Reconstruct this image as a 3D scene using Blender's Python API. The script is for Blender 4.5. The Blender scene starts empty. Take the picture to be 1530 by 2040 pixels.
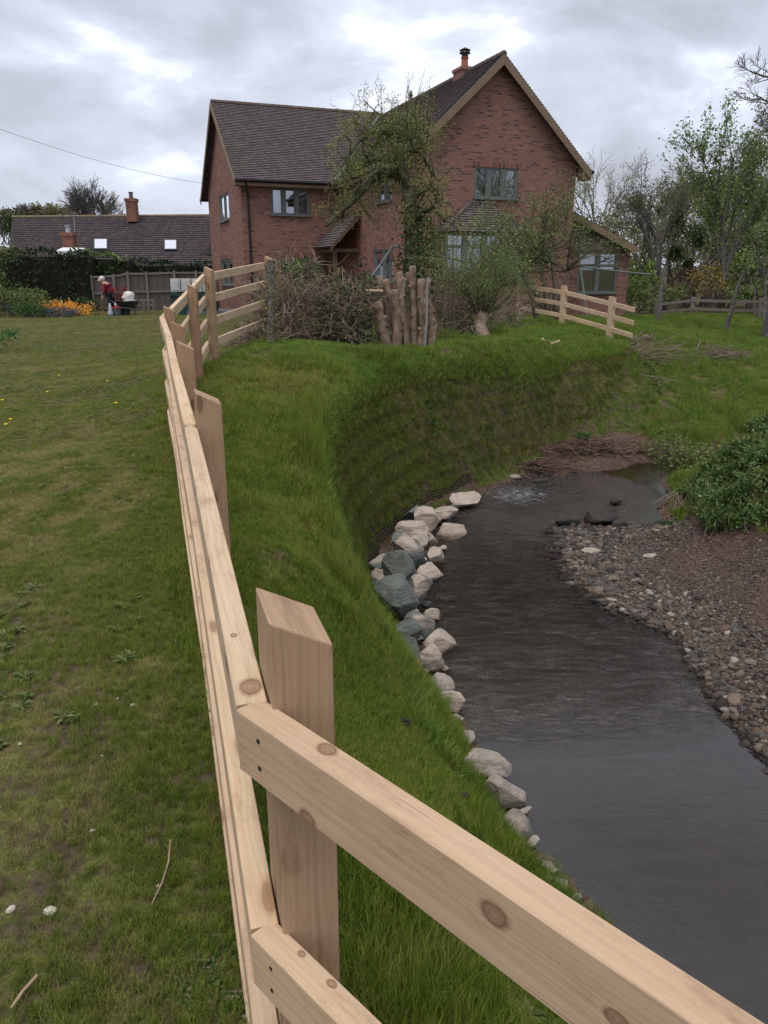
import bpy, math, random
import numpy as np
from mathutils import Vector, Matrix, noise
random.seed(7); rng = np.random.default_rng(7)
R = math.radians
C = bpy.context.scene.collection

# ------------------------------------------------------------------ camera, sky, sun, exposure
ZC = 1.6                       # eye height; every z below is written relative to the eye and shifted up at the end
PITCH = 0.298
F = 1530.0
cam_d = bpy.data.cameras.new('camera'); cam = bpy.data.objects.new('camera', cam_d); C.objects.link(cam)
cam_d.sensor_fit = 'VERTICAL'; cam_d.sensor_height = 36; cam_d.lens = 27.0
cam_d.clip_start = 0.05; cam_d.clip_end = 3000
cam.location = (0, 0, 0); cam.rotation_euler = (math.pi/2 - PITCH, 0, 0)
bpy.context.scene.camera = cam
SC = bpy.context.scene
SC.view_settings.view_transform = 'Standard'; SC.view_settings.look = 'None'
SC.view_settings.exposure = 0.62; SC.view_settings.gamma = 1.0
SUN_EL, SUN_AZ = R(70), R(-115)
w = bpy.data.worlds.new('World'); SC.world = w; w.use_nodes = True
nt = w.node_tree; nt.nodes.clear()
def wn(t, **k):
    n = nt.nodes.new(t)
    for a, b in k.items(): setattr(n, a, b)
    return n
wo = wn('ShaderNodeOutputWorld'); bg = wn('ShaderNodeBackground')
sky = wn('ShaderNodeTexSky', sky_type='NISHITA', sun_disc=False); sky.sun_elevation = SUN_EL; sky.sun_rotation = math.pi/2 - SUN_AZ
sky.air_density = 1.0; sky.dust_density = 2.0
tc = wn('ShaderNodeTexCoord'); mp = wn('ShaderNodeMapping'); mp.inputs['Scale'].default_value = (1.0, 1.0, 2.3); mp.inputs['Location'].default_value = (3.1, 1.4, 0.9)
n1 = wn('ShaderNodeTexNoise'); n1.inputs['Scale'].default_value = 4.4; n1.inputs['Detail'].default_value = 9; n1.inputs['Roughness'].default_value = .52; n1.inputs['Distortion'].default_value = .3
cr = wn('ShaderNodeValToRGB')
e = cr.color_ramp.elements
e[0].position = .30; e[0].color = (3.3, 3.45, 3.95, 1)
e[1].position = .68; e[1].color = (8.3, 8.6, 9.5, 1)
x = e.new(.42); x.color = (3.9, 4.1, 4.75, 1)
x = e.new(.50); x.color = (4.5, 4.8, 5.6, 1)
x = e.new(.57); x.color = (5.3, 5.65, 6.6, 1)
mx = wn('ShaderNodeMixRGB'); mx.inputs[0].default_value = .94
L = nt.links.new
L(tc.outputs['Generated'], mp.inputs['Vector']); L(mp.outputs[0], n1.inputs['Vector']); L(n1.outputs[0], cr.inputs[0])
L(sky.outputs[0], mx.inputs[1]); L(cr.outputs[0], mx.inputs[2]); L(mx.outputs[0], bg.inputs[0]); bg.inputs[1].default_value = .1
L(bg.outputs[0], wo.inputs[0])
sd = bpy.data.lights.new('sun', 'SUN'); sd.energy = 1.5; sd.angle = R(35); sd.color = (1, .95, .88)
sun = bpy.data.objects.new('sun', sd); C.objects.link(sun)
sun.rotation_euler = (Vector((math.cos(SUN_AZ)*math.cos(SUN_EL), math.sin(SUN_AZ)*math.cos(SUN_EL), math.sin(SUN_EL)))).to_track_quat('Z', 'Y').to_euler()

# ------------------------------------------------------------------ measuring helpers (photo pixel -> place)
sP, cP = math.sin(PITCH), math.cos(PITCH)
def ray(px, py):
    a, b = (px-765)/F, -(py-1020)/F
    return Vector((a, cP + b*sP, -sP + b*cP))
def P(px, py, d): return ray(px, py)*d
def G(px, py, z):
    r = ray(px, py); return r*(z/r.z)
TH = 0.368; cT, sT = math.cos(TH), math.sin(TH); HX, HY = .44, 26.95
def H(u, v, z): return Vector((HX + u*cT - v*sT, HY + u*sT + v*cT, z))
UA, VA, ZA = Vector((cT, sT, 0)), Vector((-sT, cT, 0)), Vector((0, 0, 1))
def hitF(px, py, v):            # where the ray meets the facade plane v
    r = ray(px, py); o = Vector((HX, HY, 0)); t = (v + o.dot(VA))/r.dot(VA); q = r*t
    return (q-o).dot(UA), q.z
def hitS(px, py, u):
    r = ray(px, py); o = Vector((HX, HY, 0)); t = (u + o.dot(UA))/r.dot(UA); q = r*t
    return (q-o).dot(VA), q.z

# ------------------------------------------------------------------ mesh helpers
ORG = {}
class MB:
    def __init__(s): s.V = []; s.n = 0; s.L = []; s.S = []; s.UV = []; s.anyuv = False; s.smooth = False
    def add(s, vs, fs, uv=None):
        vs = np.asarray([tuple(v) for v in vs] if not isinstance(vs, np.ndarray) else vs, dtype=np.float64)
        s.V.append(vs)
        if isinstance(fs, np.ndarray):
            s.L.append((fs + s.n).ravel()); s.S.append(np.full(len(fs), fs.shape[1]))
            k = fs.size
        else:
            s.L.append(np.array([i + s.n for f in fs for i in f])); s.S.append(np.array([len(f) for f in fs]))
            k = sum(len(f) for f in fs)
        if uv is not None: s.UV.append(np.asarray(uv, dtype=np.float64).reshape(-1, 2)); s.anyuv = True
        else: s.UV.append(np.full((k, 2), np.nan))
        s.n += len(vs)
    def hexa(s, c):                                    # 8 corners: bottom 4 ccw, top 4
        s.add(c, [(0,3,2,1),(4,5,6,7),(0,1,5,4),(1,2,6,5),(2,3,7,6),(3,0,4,7)])
    def box(s, c, ax, ay, az):                         # centre and three half vectors
        c, ax, ay, az = Vector(c), Vector(ax), Vector(ay), Vector(az)
        s.hexa([c-ax-ay-az, c+ax-ay-az, c+ax+ay-az, c-ax+ay-az, c-ax-ay+az, c+ax-ay+az, c+ax+ay+az, c-ax+ay+az])
    def hbox(s, u0, u1, v0, v1, z0, z1):
        s.hexa([H(u0,v0,z0),H(u1,v0,z0),H(u1,v1,z0),H(u0,v1,z0),H(u0,v0,z1),H(u1,v0,z1),H(u1,v1,z1),H(u0,v1,z1)])
    def prism(s, pts, ext):
        pts = [Vector(p) for p in pts]; ext = Vector(ext); k = len(pts)
        s.add(pts + [p+ext for p in pts], [tuple(range(k))[::-1], tuple(range(k, 2*k))] + [(i, (i+1) % k, k+(i+1) % k, k+i) for i in range(k)])
    def beam(s, a, b, side, up, w_, h_, bev=.0018, uvo=None):     # timber from a to b, grain runs along u of the uv map
        a, b = Vector(a), Vector(b); d = (b-a); Ln = d.length
        side = Vector(side).normalized(); up = Vector(up).normalized()
        o = [(-w_/2+bev, -h_/2), (w_/2-bev, -h_/2), (w_/2, -h_/2+bev), (w_/2, h_/2-bev), (w_/2-bev, h_/2), (-w_/2+bev, h_/2), (-w_/2, h_/2-bev), (-w_/2, -h_/2+bev)]
        vs = [a+side*x+up*y for x, y in o] + [b+side*x+up*y for x, y in o]
        fs, uv = [], []; ou, ov = uvo or (random.uniform(0, 50), random.uniform(0, 50)); acc = 0
        for i in range(8):
            j = (i+1) % 8; wd = math.dist(o[i], o[j])
            fs.append((i, j, 8+j, 8+i)); uv += [(ou, ov+acc), (ou, ov+acc+wd), (ou+Ln, ov+acc+wd), (ou+Ln, ov+acc)]; acc += wd
        fs.append(tuple(range(8))[::-1]); uv += [(ou+9, ov+.2*x+.2*y) for x, y in o][::-1]
        fs.append(tuple(range(8, 16))); uv += [(ou+9, ov+.2*x+.2*y) for x, y in o]
        s.add(vs, fs, uv)
    def tube(s, pts, rad, k=5, cap=True):
        pts = [Vector(p) for p in pts]; m = len(pts)
        if m < 2: return
        vs = []; ref = Vector((0.31, 0.17, .93)) if abs((pts[-1]-pts[0]).normalized().z) < .8 else Vector((.95, .2, .1))
        for i, p in enumerate(pts):
            d = (pts[min(i+1, m-1)] - pts[max(i-1, 0)])
            if d.length < 1e-6: d = Vector((0, 0, 1))
            d.normalize(); a = d.cross(ref)
            if a.length < 1e-4: a = d.orthogonal()
            a.normalize(); b = d.cross(a)
            r = rad[i] if isinstance(rad, (list, tuple)) else rad
            for j in range(k):
                t = 2*math.pi*j/k; vs.append(p + a*(r*math.cos(t)) + b*(r*math.sin(t)))
        fs = [(i*k+j, i*k+(j+1) % k, (i+1)*k+(j+1) % k, (i+1)*k+j) for i in range(m-1) for j in range(k)]
        if cap: fs += [tuple(range(k))[::-1], tuple(range((m-1)*k, m*k))]
        s.add(vs, fs)
    def lathe(s, base, prof, k=16, axis=(0, 0, 1)):
        axis = Vector(axis).normalized(); a = axis.orthogonal().normalized(); b = axis.cross(a); base = Vector(base); m = len(prof)
        vs = [base + axis*h + (a*math.cos(2*math.pi*j/k) + b*math.sin(2*math.pi*j/k))*r for r, h in prof for j in range(k)]
        fs = [(i*k+j, i*k+(j+1) % k, (i+1)*k+(j+1) % k, (i+1)*k+j) for i in range(m-1) for j in range(k)] + [tuple(range(k))[::-1], tuple(range((m-1)*k, m*k))]
        s.add(vs, fs)
    def cards(s, pts, size, aspect=1.6, up=0.0, rnd=None):   # one four-cornered leaf per point
        pts = np.asarray(pts, dtype=float).reshape(-1, 3); n = len(pts)
        if not n: return
        d = rng.normal(size=(n, 3)); d[:, 2] += up; d /= np.linalg.norm(d, axis=1)[:, None]
        e_ = rng.normal(size=(n, 3)); e_ = np.cross(d, e_); e_ /= np.linalg.norm(e_, axis=1)[:, None]
        sz = size*rng.uniform(.6, 1.35, n)[:, None] if not isinstance(size, np.ndarray) else size[:, None]
        a = pts; b = pts + d*sz*.5 + e_*sz/aspect*.5; c = pts + d*sz; f = pts + d*sz*.5 - e_*sz/aspect*.5
        s.add(np.stack([a, b, c, f], 1).reshape(-1, 3), np.arange(4*n).reshape(-1, 4))
    def build(s, name, mat, parent=None, smooth=False, loc=None):
        V = np.concatenate(s.V); Lp = np.concatenate(s.L).astype(np.int32); S = np.concatenate(s.S).astype(np.int32)
        if parent is not None: org = ORG[parent.name]
        elif loc is not None: org = Vector(loc)
        else:
            lo, hi = V.min(0), V.max(0); org = Vector(((lo[0]+hi[0])/2, (lo[1]+hi[1])/2, lo[2]))
        me = bpy.data.meshes.new(name); V = V - np.array(org)
        me.vertices.add(len(V)); me.vertices.foreach_set('co', V.astype(np.float32).ravel())
        me.loops.add(len(Lp)); me.loops.foreach_set('vertex_index', Lp)
        me.polygons.add(len(S)); st = np.concatenate([[0], np.cumsum(S)[:-1]]).astype(np.int32)
        me.polygons.foreach_set('loop_start', st); me.polygons.foreach_set('loop_total', S)
        me.update(calc_edges=True)
        UV = np.concatenate(s.UV); nn = np.zeros(len(S)*3, dtype=np.float32); me.polygons.foreach_get('normal', nn); nn = nn.reshape(-1, 3).astype(float)
        t = np.stack([-nn[:, 1], nn[:, 0], np.zeros(len(nn))], 1); tl = np.linalg.norm(t, axis=1); t[tl < .05] = (1, 0, 0); t /= np.linalg.norm(t, axis=1)[:, None]
        b = np.cross(nn, t); pi = np.repeat(np.arange(len(S)), S); co = V[Lp] + np.array(org)
        auto = np.stack([(co*t[pi]).sum(1), (co*b[pi]).sum(1)], 1)
        UV = np.where(np.isnan(UV), auto, UV)
        ul = me.uv_layers.new(name='UVMap'); ul.data.foreach_set('uv', UV.astype(np.float32).ravel())
        me.polygons.foreach_set('use_smooth', [bool(smooth)]*len(S))
        me.materials.append(mat); me.validate()
        o = bpy.data.objects.new(name, me); C.objects.link(o)
        if parent is not None: o.parent = parent
        else: o.location = org
        ORG[o.name] = Vector(org); return o
def tag(o, label=None, cat=None, group=None, kind=None):
    for k, v in (('label', label), ('category', cat), ('group', group), ('kind', kind)):
        if v: o[k] = v
    return o
def thing(name, label, cat, loc, group=None):
    o = bpy.data.objects.new(name, None); C.objects.link(o); o.location = Vector(loc); o.empty_display_size = .1
    ORG[o.name] = Vector(loc); return tag(o, label, cat, group)
def copy_tree(o, parent=None):
    c = o.copy(); C.objects.link(c)
    if parent: c.parent = parent
    for ch in list(o.children): copy_tree(ch, c)
    return c

# ------------------------------------------------------------------ materials
def M(name, base=(.5, .5, .5), rough=.8, spec=.3):
    m = bpy.data.materials.new(name); m.use_nodes = True; b = m.node_tree.nodes['Principled BSDF']
    b.inputs['Base Color'].default_value = (*base, 1); b.inputs['Roughness'].default_value = rough
    b.inputs['Specular IOR Level'].default_value = spec; return m
class NB:
    def __init__(s, m): s.t = m.node_tree; s.b = s.t.nodes['Principled BSDF']
    def n(s, ty, ins=None, **k):
        n = s.t.nodes.new(ty)
        for a, b in k.items(): setattr(n, a, b)
        for a, b in (ins or {}).items():
            if hasattr(b, 'is_output') or isinstance(b, bpy.types.NodeSocket): s.t.links.new(b, n.inputs[a])
            else: n.inputs[a].default_value = b
        return n
    def l(s, a, b): s.t.links.new(a, b)
    def ramp(s, fac, stops, interp='LINEAR'):
        r = s.n('ShaderNodeValToRGB'); r.color_ramp.interpolation = interp; el = r.color_ramp.elements
        while len(el) > 1: el.remove(el[-1])
        el[0].position = stops[0][0]; el[0].color = (*stops[0][1], 1)
        for p, c in stops[1:]: q = el.new(p); q.color = (*c, 1)
        s.l(fac, r.inputs[0]); return r.outputs[0]
    def noise(s, vec, scale, detail=4, rough=.55, dist=0):
        return s.n('ShaderNodeTexNoise', {'Vector': vec, 'Scale': scale, 'Detail': detail, 'Roughness': rough, 'Distortion': dist}).outputs[0]
    def mix(s, fac, a, b, mode='MIX'):
        n = s.n('ShaderNodeMixRGB', blend_type=mode)
        for i, v in ((0, fac), (1, a), (2, b)):
            if isinstance(v, bpy.types.NodeSocket): s.l(v, n.inputs[i])
            elif i == 0: n.inputs[0].default_value = v
            else: n.inputs[i].default_value = (*v, 1)
        return n.outputs[0]
    def math(s, op, a, b=0.0, clamp=False):
        n = s.n('ShaderNodeMath', operation=op, use_clamp=clamp)
        for i, v in ((0, a), (1, b)):
            if isinstance(v, bpy.types.NodeSocket): s.l(v, n.inputs[i])
            else: n.inputs[i].default_value = v
        return n.outputs[0]
    def bump(s, h, strength=.3, dist=.01):
        n = s.n('ShaderNodeBump', {'Strength': strength, 'Distance': dist, 'Height': h}); s.l(n.outputs[0], s.b.inputs['Normal']); return n
    def col(s, c): s.l(c, s.b.inputs['Base Color'])
    def uv(s, sc=(1, 1, 1)): return s.n('ShaderNodeMapping', {'Vector': s.n('ShaderNodeUVMap').outputs[0], 'Scale': sc}).outputs[0]
    def pos(s): return s.n('ShaderNodeNewGeometry').outputs['Position']
    def objrand(s): return s.n('ShaderNodeObjectInfo').outputs['Random']
def vmul(c, k): return tuple(x*k for x in c)

def mat_brick(name, c1, c2, dark, mortar, bw=.225, bh=.075):
    m = M(name, rough=.9, spec=.15); q = NB(m); uv = q.uv()
    b = q.n('ShaderNodeTexBrick', {'Vector': uv, 'Color1': (0, 0, 0, 1), 'Color2': (1, 1, 1, 1), 'Mortar': (0, 0, 0, 1), 'Scale': 1.0, 'Mortar Size': .008, 'Mortar Smooth': .2, 'Bias': 0.0, 'Brick Width': bw, 'Row Height': bh})
    b.offset = .5
    cc = q.ramp(b.outputs['Color'], [(0, dark), (.17, dark), (.22, c1), (.6, c2), (1, vmul(c1, 1.2))])
    cc = q.mix(.2, cc, q.ramp(q.noise(uv, 1.2, 5), [(.3, vmul(c1, .8)), (.7, vmul(c2, 1.25))]))
    cc = q.mix(b.outputs['Fac'], cc, mortar)
    cc = q.mix(.3, cc, q.ramp(q.noise(uv, 30, 3), [(.3, (.4, .4, .4)), (.7, (1, 1, 1))]), 'MULTIPLY')
    q.col(cc); q.bump(q.math('SUBTRACT', 1.0, b.outputs['Fac']), .5, .008); return m
def mat_tile(name, c1, c2, moss, bw=.17, bh=.115):
    m = M(name, rough=.9, spec=.2); q = NB(m); uv = q.uv()
    b = q.n('ShaderNodeTexBrick', {'Vector': uv, 'Color1': (0, 0, 0, 1), 'Color2': (1, 1, 1, 1), 'Mortar': (0, 0, 0, 1), 'Scale': 1.0, 'Mortar Size': .008, 'Brick Width': bw, 'Row Height': bh})
    cc = q.ramp(b.outputs['Color'], [(0, vmul(c1, .85)), (.5, c1), (1, vmul(c2, .95))])
    cc = q.mix(b.outputs['Fac'], cc, vmul(c1, .22))
    cc = q.mix(q.ramp(q.noise(uv, 2.2, 6, .65), [(.52, (0, 0, 0)), (.75, (.7, .7, .7))]), cc, moss)
    q.col(cc); q.bump(q.noise(uv, 25, 3), .3, .01); return m
def mat_timber(name, base, dark, knots=True, weather=0.0, knotc=(.16, .075, .035), spots=()):
    m = M(name, rough=.72, spec=.25); q = NB(m); uv0 = q.n('ShaderNodeUVMap').outputs[0]
    warp = q.noise(q.uv((2.2, 9, 1)), 1.0, 2); kn = None
    wv_ = q.n('ShaderNodeVectorMath', {0: q.uv((2.6, 7.0, 1)), 1: q.n('ShaderNodeVectorMath', {0: q.n('ShaderNodeTexNoise', {'Vector': q.uv((18, 40, 1)), 'Scale': 1.0, 'Detail': 3.0}).outputs['Color'], 1: (.09, .09, 0)}, operation='MULTIPLY').outputs[0]}, operation='ADD').outputs[0]
    v = q.n('ShaderNodeTexVoronoi', {'Vector': wv_, 'Scale': 1.0, 'Randomness': 1.0}, voronoi_dimensions='2D')
    dist = v.outputs['Distance']
    pull = q.math('DIVIDE', .012, q.math('ADD', dist, .05))
    sx = q.n('ShaderNodeSeparateXYZ', {'Vector': uv0}); 
    yy = q.math('ADD', sx.outputs[1], q.math('MULTIPLY', q.math('ADD', warp, pull), .05))
    gv = q.n('ShaderNodeCombineXYZ', {'X': q.math('MULTIPLY', sx.outputs[0], 1.1), 'Y': q.math('MULTIPLY', yy, 130.0)}).outputs[0]
    g = q.noise(gv, 1.0, 3, .6)
    cc = q.ramp(g, [(.3, vmul(base, .82)), (.52, base), (.75, vmul(base, 1.1))])
    blot = q.noise(q.uv((1.4, 5, 1)), 1.3, 4)
    cc = q.mix(q.ramp(blot, [(.35, (0, 0, 0)), (.7, (.55, .55, .55))]), cc, dark)
    if knots:
        rare = q.ramp(v.outputs['Color'], [(.0, (0, 0, 0)), (.42, (0, 0, 0)), (.46, (1, 1, 1))])
        k = q.ramp(dist, [(0, (.85, .85, .85)), (.04, (.7, .7, .7)), (.065, (.8, .8, .8)), (.09, (.3, .3, .3)), (.14, (.0, .0, .0))])
        cc = q.mix(q.math('MULTIPLY', k, rare), cc, knotc)
    gr_ = q.noise(q.uv((5, 14, 1)), 1.0, 7, .75); cc = q.mix(.55, cc, q.ramp(gr_, [(.36, (.5, .42, .36)), (.48, (.95, .93, .9)), (.6, (1, 1, 1))]), 'MULTIPLY')
    ck = q.noise(q.uv((2.2, 260, 1)), 1.0, 3, .5, .2); cc = q.mix(q.ramp(ck, [(.70, (0, 0, 0)), (.74, (.75, .75, .75))]), cc, vmul(dark, .25))
    for (su, sv, sr) in spots:
        ds = q.n('ShaderNodeVectorMath', {0: q.n('ShaderNodeVectorMath', {0: uv0, 1: (.72, 1, 1)}, operation='MULTIPLY').outputs[0], 1: (su*.72, sv, 0)}, operation='DISTANCE').outputs['Value']
        ds = q.math('ADD', q.math('DIVIDE', ds, sr), q.math('MULTIPLY', q.math('SUBTRACT', q.noise(q.uv((30, 60, 1)), 1.0, 3), .5), .5))
        cc = q.mix(q.ramp(ds, [(0, (.35, .35, .35)), (.25, (.6, .6, .6)), (.5, (.6, .6, .6)), (.66, (.85, .85, .85)), (.8, (.4, .4, .4)), (.95, (.15, .15, .15)), (1.5, (.0, .0, .0))]), cc, knotc)
    if weather: cc = q.mix(q.math('MULTIPLY', q.noise(uv0, 8, 5), weather), cc, (.18, .17, .15))
    rr = q.objrand(); cc = q.mix(1.0, cc, q.ramp(rr, [(0, (.86, .82, .78)), (.5, (1, 1, 1)), (1, (1.0, .97, .90))]), 'MULTIPLY')
    fl = q.noise(q.uv((3, 220, 1)), 1.0, 2); cc = q.mix(.12, cc, q.ramp(fl, [(.35, (.55, .5, .45)), (.6, (1, 1, 1))]), 'MULTIPLY')
    q.col(cc); q.bump(g, .3, .002); return m
def mat_noise(name, c1, c2, scale, rough=.85, bump=.2, detail=5, spec=.3, usepos=True, c3=None):
    m = M(name, rough=rough, spec=spec); q = NB(m); v = q.pos() if usepos else q.n('ShaderNodeTexCoord').outputs['Object']
    n = q.noise(v, scale, detail, .6); st = [(.3, c1), (.7, c2)]
    if c3: st = [(.3, c1), (.55, c2), (.72, c3)]
    q.col(q.ramp(n, st))
    if bump: q.bump(n, bump, .02)
    return m
def mat_leaf(name, c1, c2, rough=.55, trans=.35, scale=3.0):
    m = M(name, rough=rough, spec=.3); q = NB(m)
    g = q.n('ShaderNodeNewGeometry'); n = q.noise(g.outputs['Position'], scale, 3)
    f = q.math('ADD', q.math('MULTIPLY', g.outputs['Random Per Island'], .6), q.math('MULTIPLY', n, .5))
    cc = q.ramp(f, [(.15, vmul(c1, .7)), (.45, c1), (.8, c2)]); q.col(cc)
    t = q.n('ShaderNodeBsdfTranslucent', {'Color': cc}); mxs = q.n('ShaderNodeMixShader', {0: trans, 1: q.b.outputs[0], 2: t.outputs[0]})
    q.l(mxs.outputs[0], q.t.nodes['Material Output'].inputs[0]); return m
def mat_grass(name, cols, dry, scale=.5, dryamt=(.5, .75), yel=None):
    m = M(name, rough=.6, spec=.2); q = NB(m); p = q.pos()
    n = q.noise(p, scale, 5, .6); n2 = q.noise(p, scale*5, 3)
    f = q.math('ADD', q.math('MULTIPLY', n, .8), q.math('MULTIPLY', q.math('SUBTRACT', q.objrand(), .4), .5))
    cc = q.ramp(f, [(.2, cols[0]), (.45, cols[1]), (.7, cols[2])])
    cc = q.mix(q.ramp(q.math('ADD', q.math('MULTIPLY', n2, .5), q.math('MULTIPLY', q.noise(p, scale*.6, 2), .5)), [(dryamt[0], (0, 0, 0)), (dryamt[1], (1, 1, 1))]), cc, dry)
    cc = q.mix(q.ramp(q.objrand(), [(0, (0, 0, 0)), (.86, (0, 0, 0)), (.9, (.7, .7, .7))]), cc, (.26, .22, .07))
    cc = q.mix(q.ramp(q.noise(p, 38, 2), [(.45, (0, 0, 0)), (.65, (.45, .45, .45))]), cc, vmul(cols[2], 1.15))
    q.col(cc)
    t = q.n('ShaderNodeBsdfTranslucent', {'Color': cc}); mxs = q.n('ShaderNodeMixShader', {0: .3, 1: q.b.outputs[0], 2: t.outputs[0]})
    q.l(mxs.outputs[0], q.t.nodes['Material Output'].inputs[0]); return m

brick = mat_brick('red_brick', (.30, .135, .10), (.245, .112, .086), (.115, .064, .056), (.29, .22, .19))
brick_old = mat_brick('old_brick', (.3, .11, .07), (.22, .08, .055), (.09, .045, .04), (.25, .2, .16))
tiles = mat_tile('clay_tiles', (.12, .10, .10), (.17, .14, .14), (.12, .115, .075))
tiles_old = mat_tile('old_tiles', (.05, .042, .047), (.085, .065, .06), (.11, .07, .04), .2, .115)
timber_new = mat_timber('new_softwood', (.62, .47, .325), (.48, .335, .215), knotc=(.27, .15, .08))
timber_post = mat_timber('new_softwood_post', (.42, .285, .18), (.34, .215, .13), knots=True)
timber_tan = mat_timber('tan_painted_board', (.28, .205, .145), (.2, .15, .11), knots=False)
timber_oak = mat_timber('weathered_oak', (.16, .115, .085), (.09, .065, .05), knots=False)
timber_grey = mat_timber('weathered_grey_timber', (.23, .205, .18), (.13, .12, .105), knots=False)
timber_dark = mat_timber('dark_fence_board', (.13, .108, .10), (.08, .068, .066), knots=False)
frame_green = mat_noise('sage_window_paint', (.115, .13, .12), (.15, .165, .15), 6, .5, .05)
blackp = mat_noise('black_plastic', (.012, .012, .015), (.022, .022, .025), 9, .4, .05)
lead = mat_noise('lead_flashing', (.09, .095, .105), (.16, .165, .175), 5, .6, .1)
curtain = mat_noise('white_curtain', (.6, .62, .65), (.75, .75, .76), 12, .8, .1)
def mat_glass():
    m = M('window_glass'); q = NB(m); t = q.n('ShaderNodeBsdfTransparent', {'Color': (.5, .55, .55, 1)}); g = q.n('ShaderNodeBsdfGlossy', {'Color': (.9, .95, 1, 1), 'Roughness': .02})
    fr = q.n('ShaderNodeFresnel', {'IOR': 1.6}); f = q.math('ADD', q.math('MULTIPLY', fr.outputs[0], 1.6), .22, True)
    q.l(q.n('ShaderNodeMixShader', {0: f, 1: t.outputs[0], 2: g.outputs[0]}).outputs[0], q.t.nodes['Material Output'].inputs[0]); return m
glass = mat_glass()
bark = mat_noise('brown_bark', (.07, .055, .042), (.18, .145, .11), 14, .95, .6, spec=.1)
bark_ivy = mat_noise('mossy_bark', (.04, .04, .025), (.10, .10, .055), 12, .95, .6, spec=.1)
bark_grey = mat_noise('grey_bark', (.085, .078, .07), (.18, .165, .15), 14, .95, .5, spec=.1)
bark_pale = mat_noise('sawn_log_bark', (.14, .10, .07), (.34, .255, .185), 9, .9, .8, spec=.15, c3=(.46, .36, .27))
logcut = mat_noise('sawn_log_end', (.36, .25, .16), (.5, .37, .26), 25, .85, .1)
twig_dry = mat_noise('dry_twig', (.11, .08, .06), (.26, .2, .155), 5, .9, .3)

# ------------------------------------------------------------------ ground shape: control points from the photo, thin interpolation
def uvline(rows, n=6):
    out = []
    for (a, b) in zip(rows[:-1], rows[1:]):
        for i in range(n):
            t = i/n; out.append(G(a[0]*(1-t)+b[0]*t, a[1]*(1-t)+b[1]*t, a[2]*(1-t)+b[2]*t))
    out.append(G(*rows[-1])); return out
WZ = -3.0
TOP = [(1250,698,-1.45),(1150,705,-1.38),(1000,712,-1.21),(850,728,-1.21),(750,745,-1.24),(690,775,-1.27),(650,825,-1.38),(636,880,-1.53),(640,950,-1.72),(655,1050,-1.92),(685,1130,-2.08),(735,1215,-2.28),(800,1330,-2.45),(835,1430,-2.57),(895,1540,-2.68),(975,1680,-2.8),(1080,1800,-2.9)]
FOOT = [(1238,775,-2.08),(1180,830,-2.4),(1120,870,-2.66),(1030,925,-2.85),(940,965,-2.9),(860,1000,-2.9),(800,1040,-2.9),(755,1085,-2.9),(735,1130,-2.9),(745,1190,-2.9),(790,1290,-2.92),(850,1380,-2.92),(900,1440,-2.93),(925,1520,-2.96),(970,1625,-2.97),(1030,1705,-2.98),(1120,1820,-2.99)]
EDGE = [(1300,1960,WZ),(1230,1850,WZ),(1060,1660,WZ),(1040,1600,WZ),(1000,1530,WZ),(930,1440,WZ),(890,1340,WZ),(880,1290,WZ),(860,1230,WZ),(840,1190,WZ),(850,1150,WZ),(850,1100,WZ),(880,1060,WZ),(930,1010,WZ),(1010,962,WZ),(1110,955,WZ),(1200,938,WZ),(1385,905,WZ)]
BAR = [(1350,1050,WZ),(1250,1052,WZ),(1110,1055,WZ),(1100,1085,WZ),(1130,1150,WZ),(1200,1210,WZ),(1340,1270,WZ),(1380,1330,WZ),(1450,1440,WZ),(1530,1520,WZ),(1700,1680,WZ)]
ins = []
for (a, b) in zip(TOP[:10], FOOT[:10]):
    a_, b_ = G(*a), G(*b); d_ = (a_-b_); d_.z = 0; d_ = Vector((-.35, .94, 0)) if d_.length < .01 else d_.normalized()
    ins.append(Vector((a_.x+d_.x*.3, a_.y+d_.y*.3, a_.z+.03)))
cp = ins + uvline(TOP, 5) + uvline(FOOT, 5) + uvline(EDGE, 4) + uvline(BAR, 4)
def off(pts, amt, z, k=0):      # points shifted into the stream bed
    return [(p.x+amt[0], p.y+amt[1], z) for p in pts]
bed = [(1150,1000,-3.22),(1000,1020,-3.2),(960,1080,-3.3),(960,1150,-3.32),(1000,1250,-3.34),(1100,1300,-3.3),(1150,1250,-3.2),(1200,1350,-3.3),(1100,1450,-3.35),(1200,1600,-3.35),(1350,1500,-3.25),(1350,1700,-3.35),(1500,1800,-3.35),(1300,1800,-3.3),(1300,1000,-3.15),(1320,950,-3.12),(1200,980,-3.1),(1450,930,-3.2),(1050,1160,-3.25),(1060,1060,-3.12),(940,1330,-3.25)]
cp += [G(*b) for b in bed]
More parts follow.
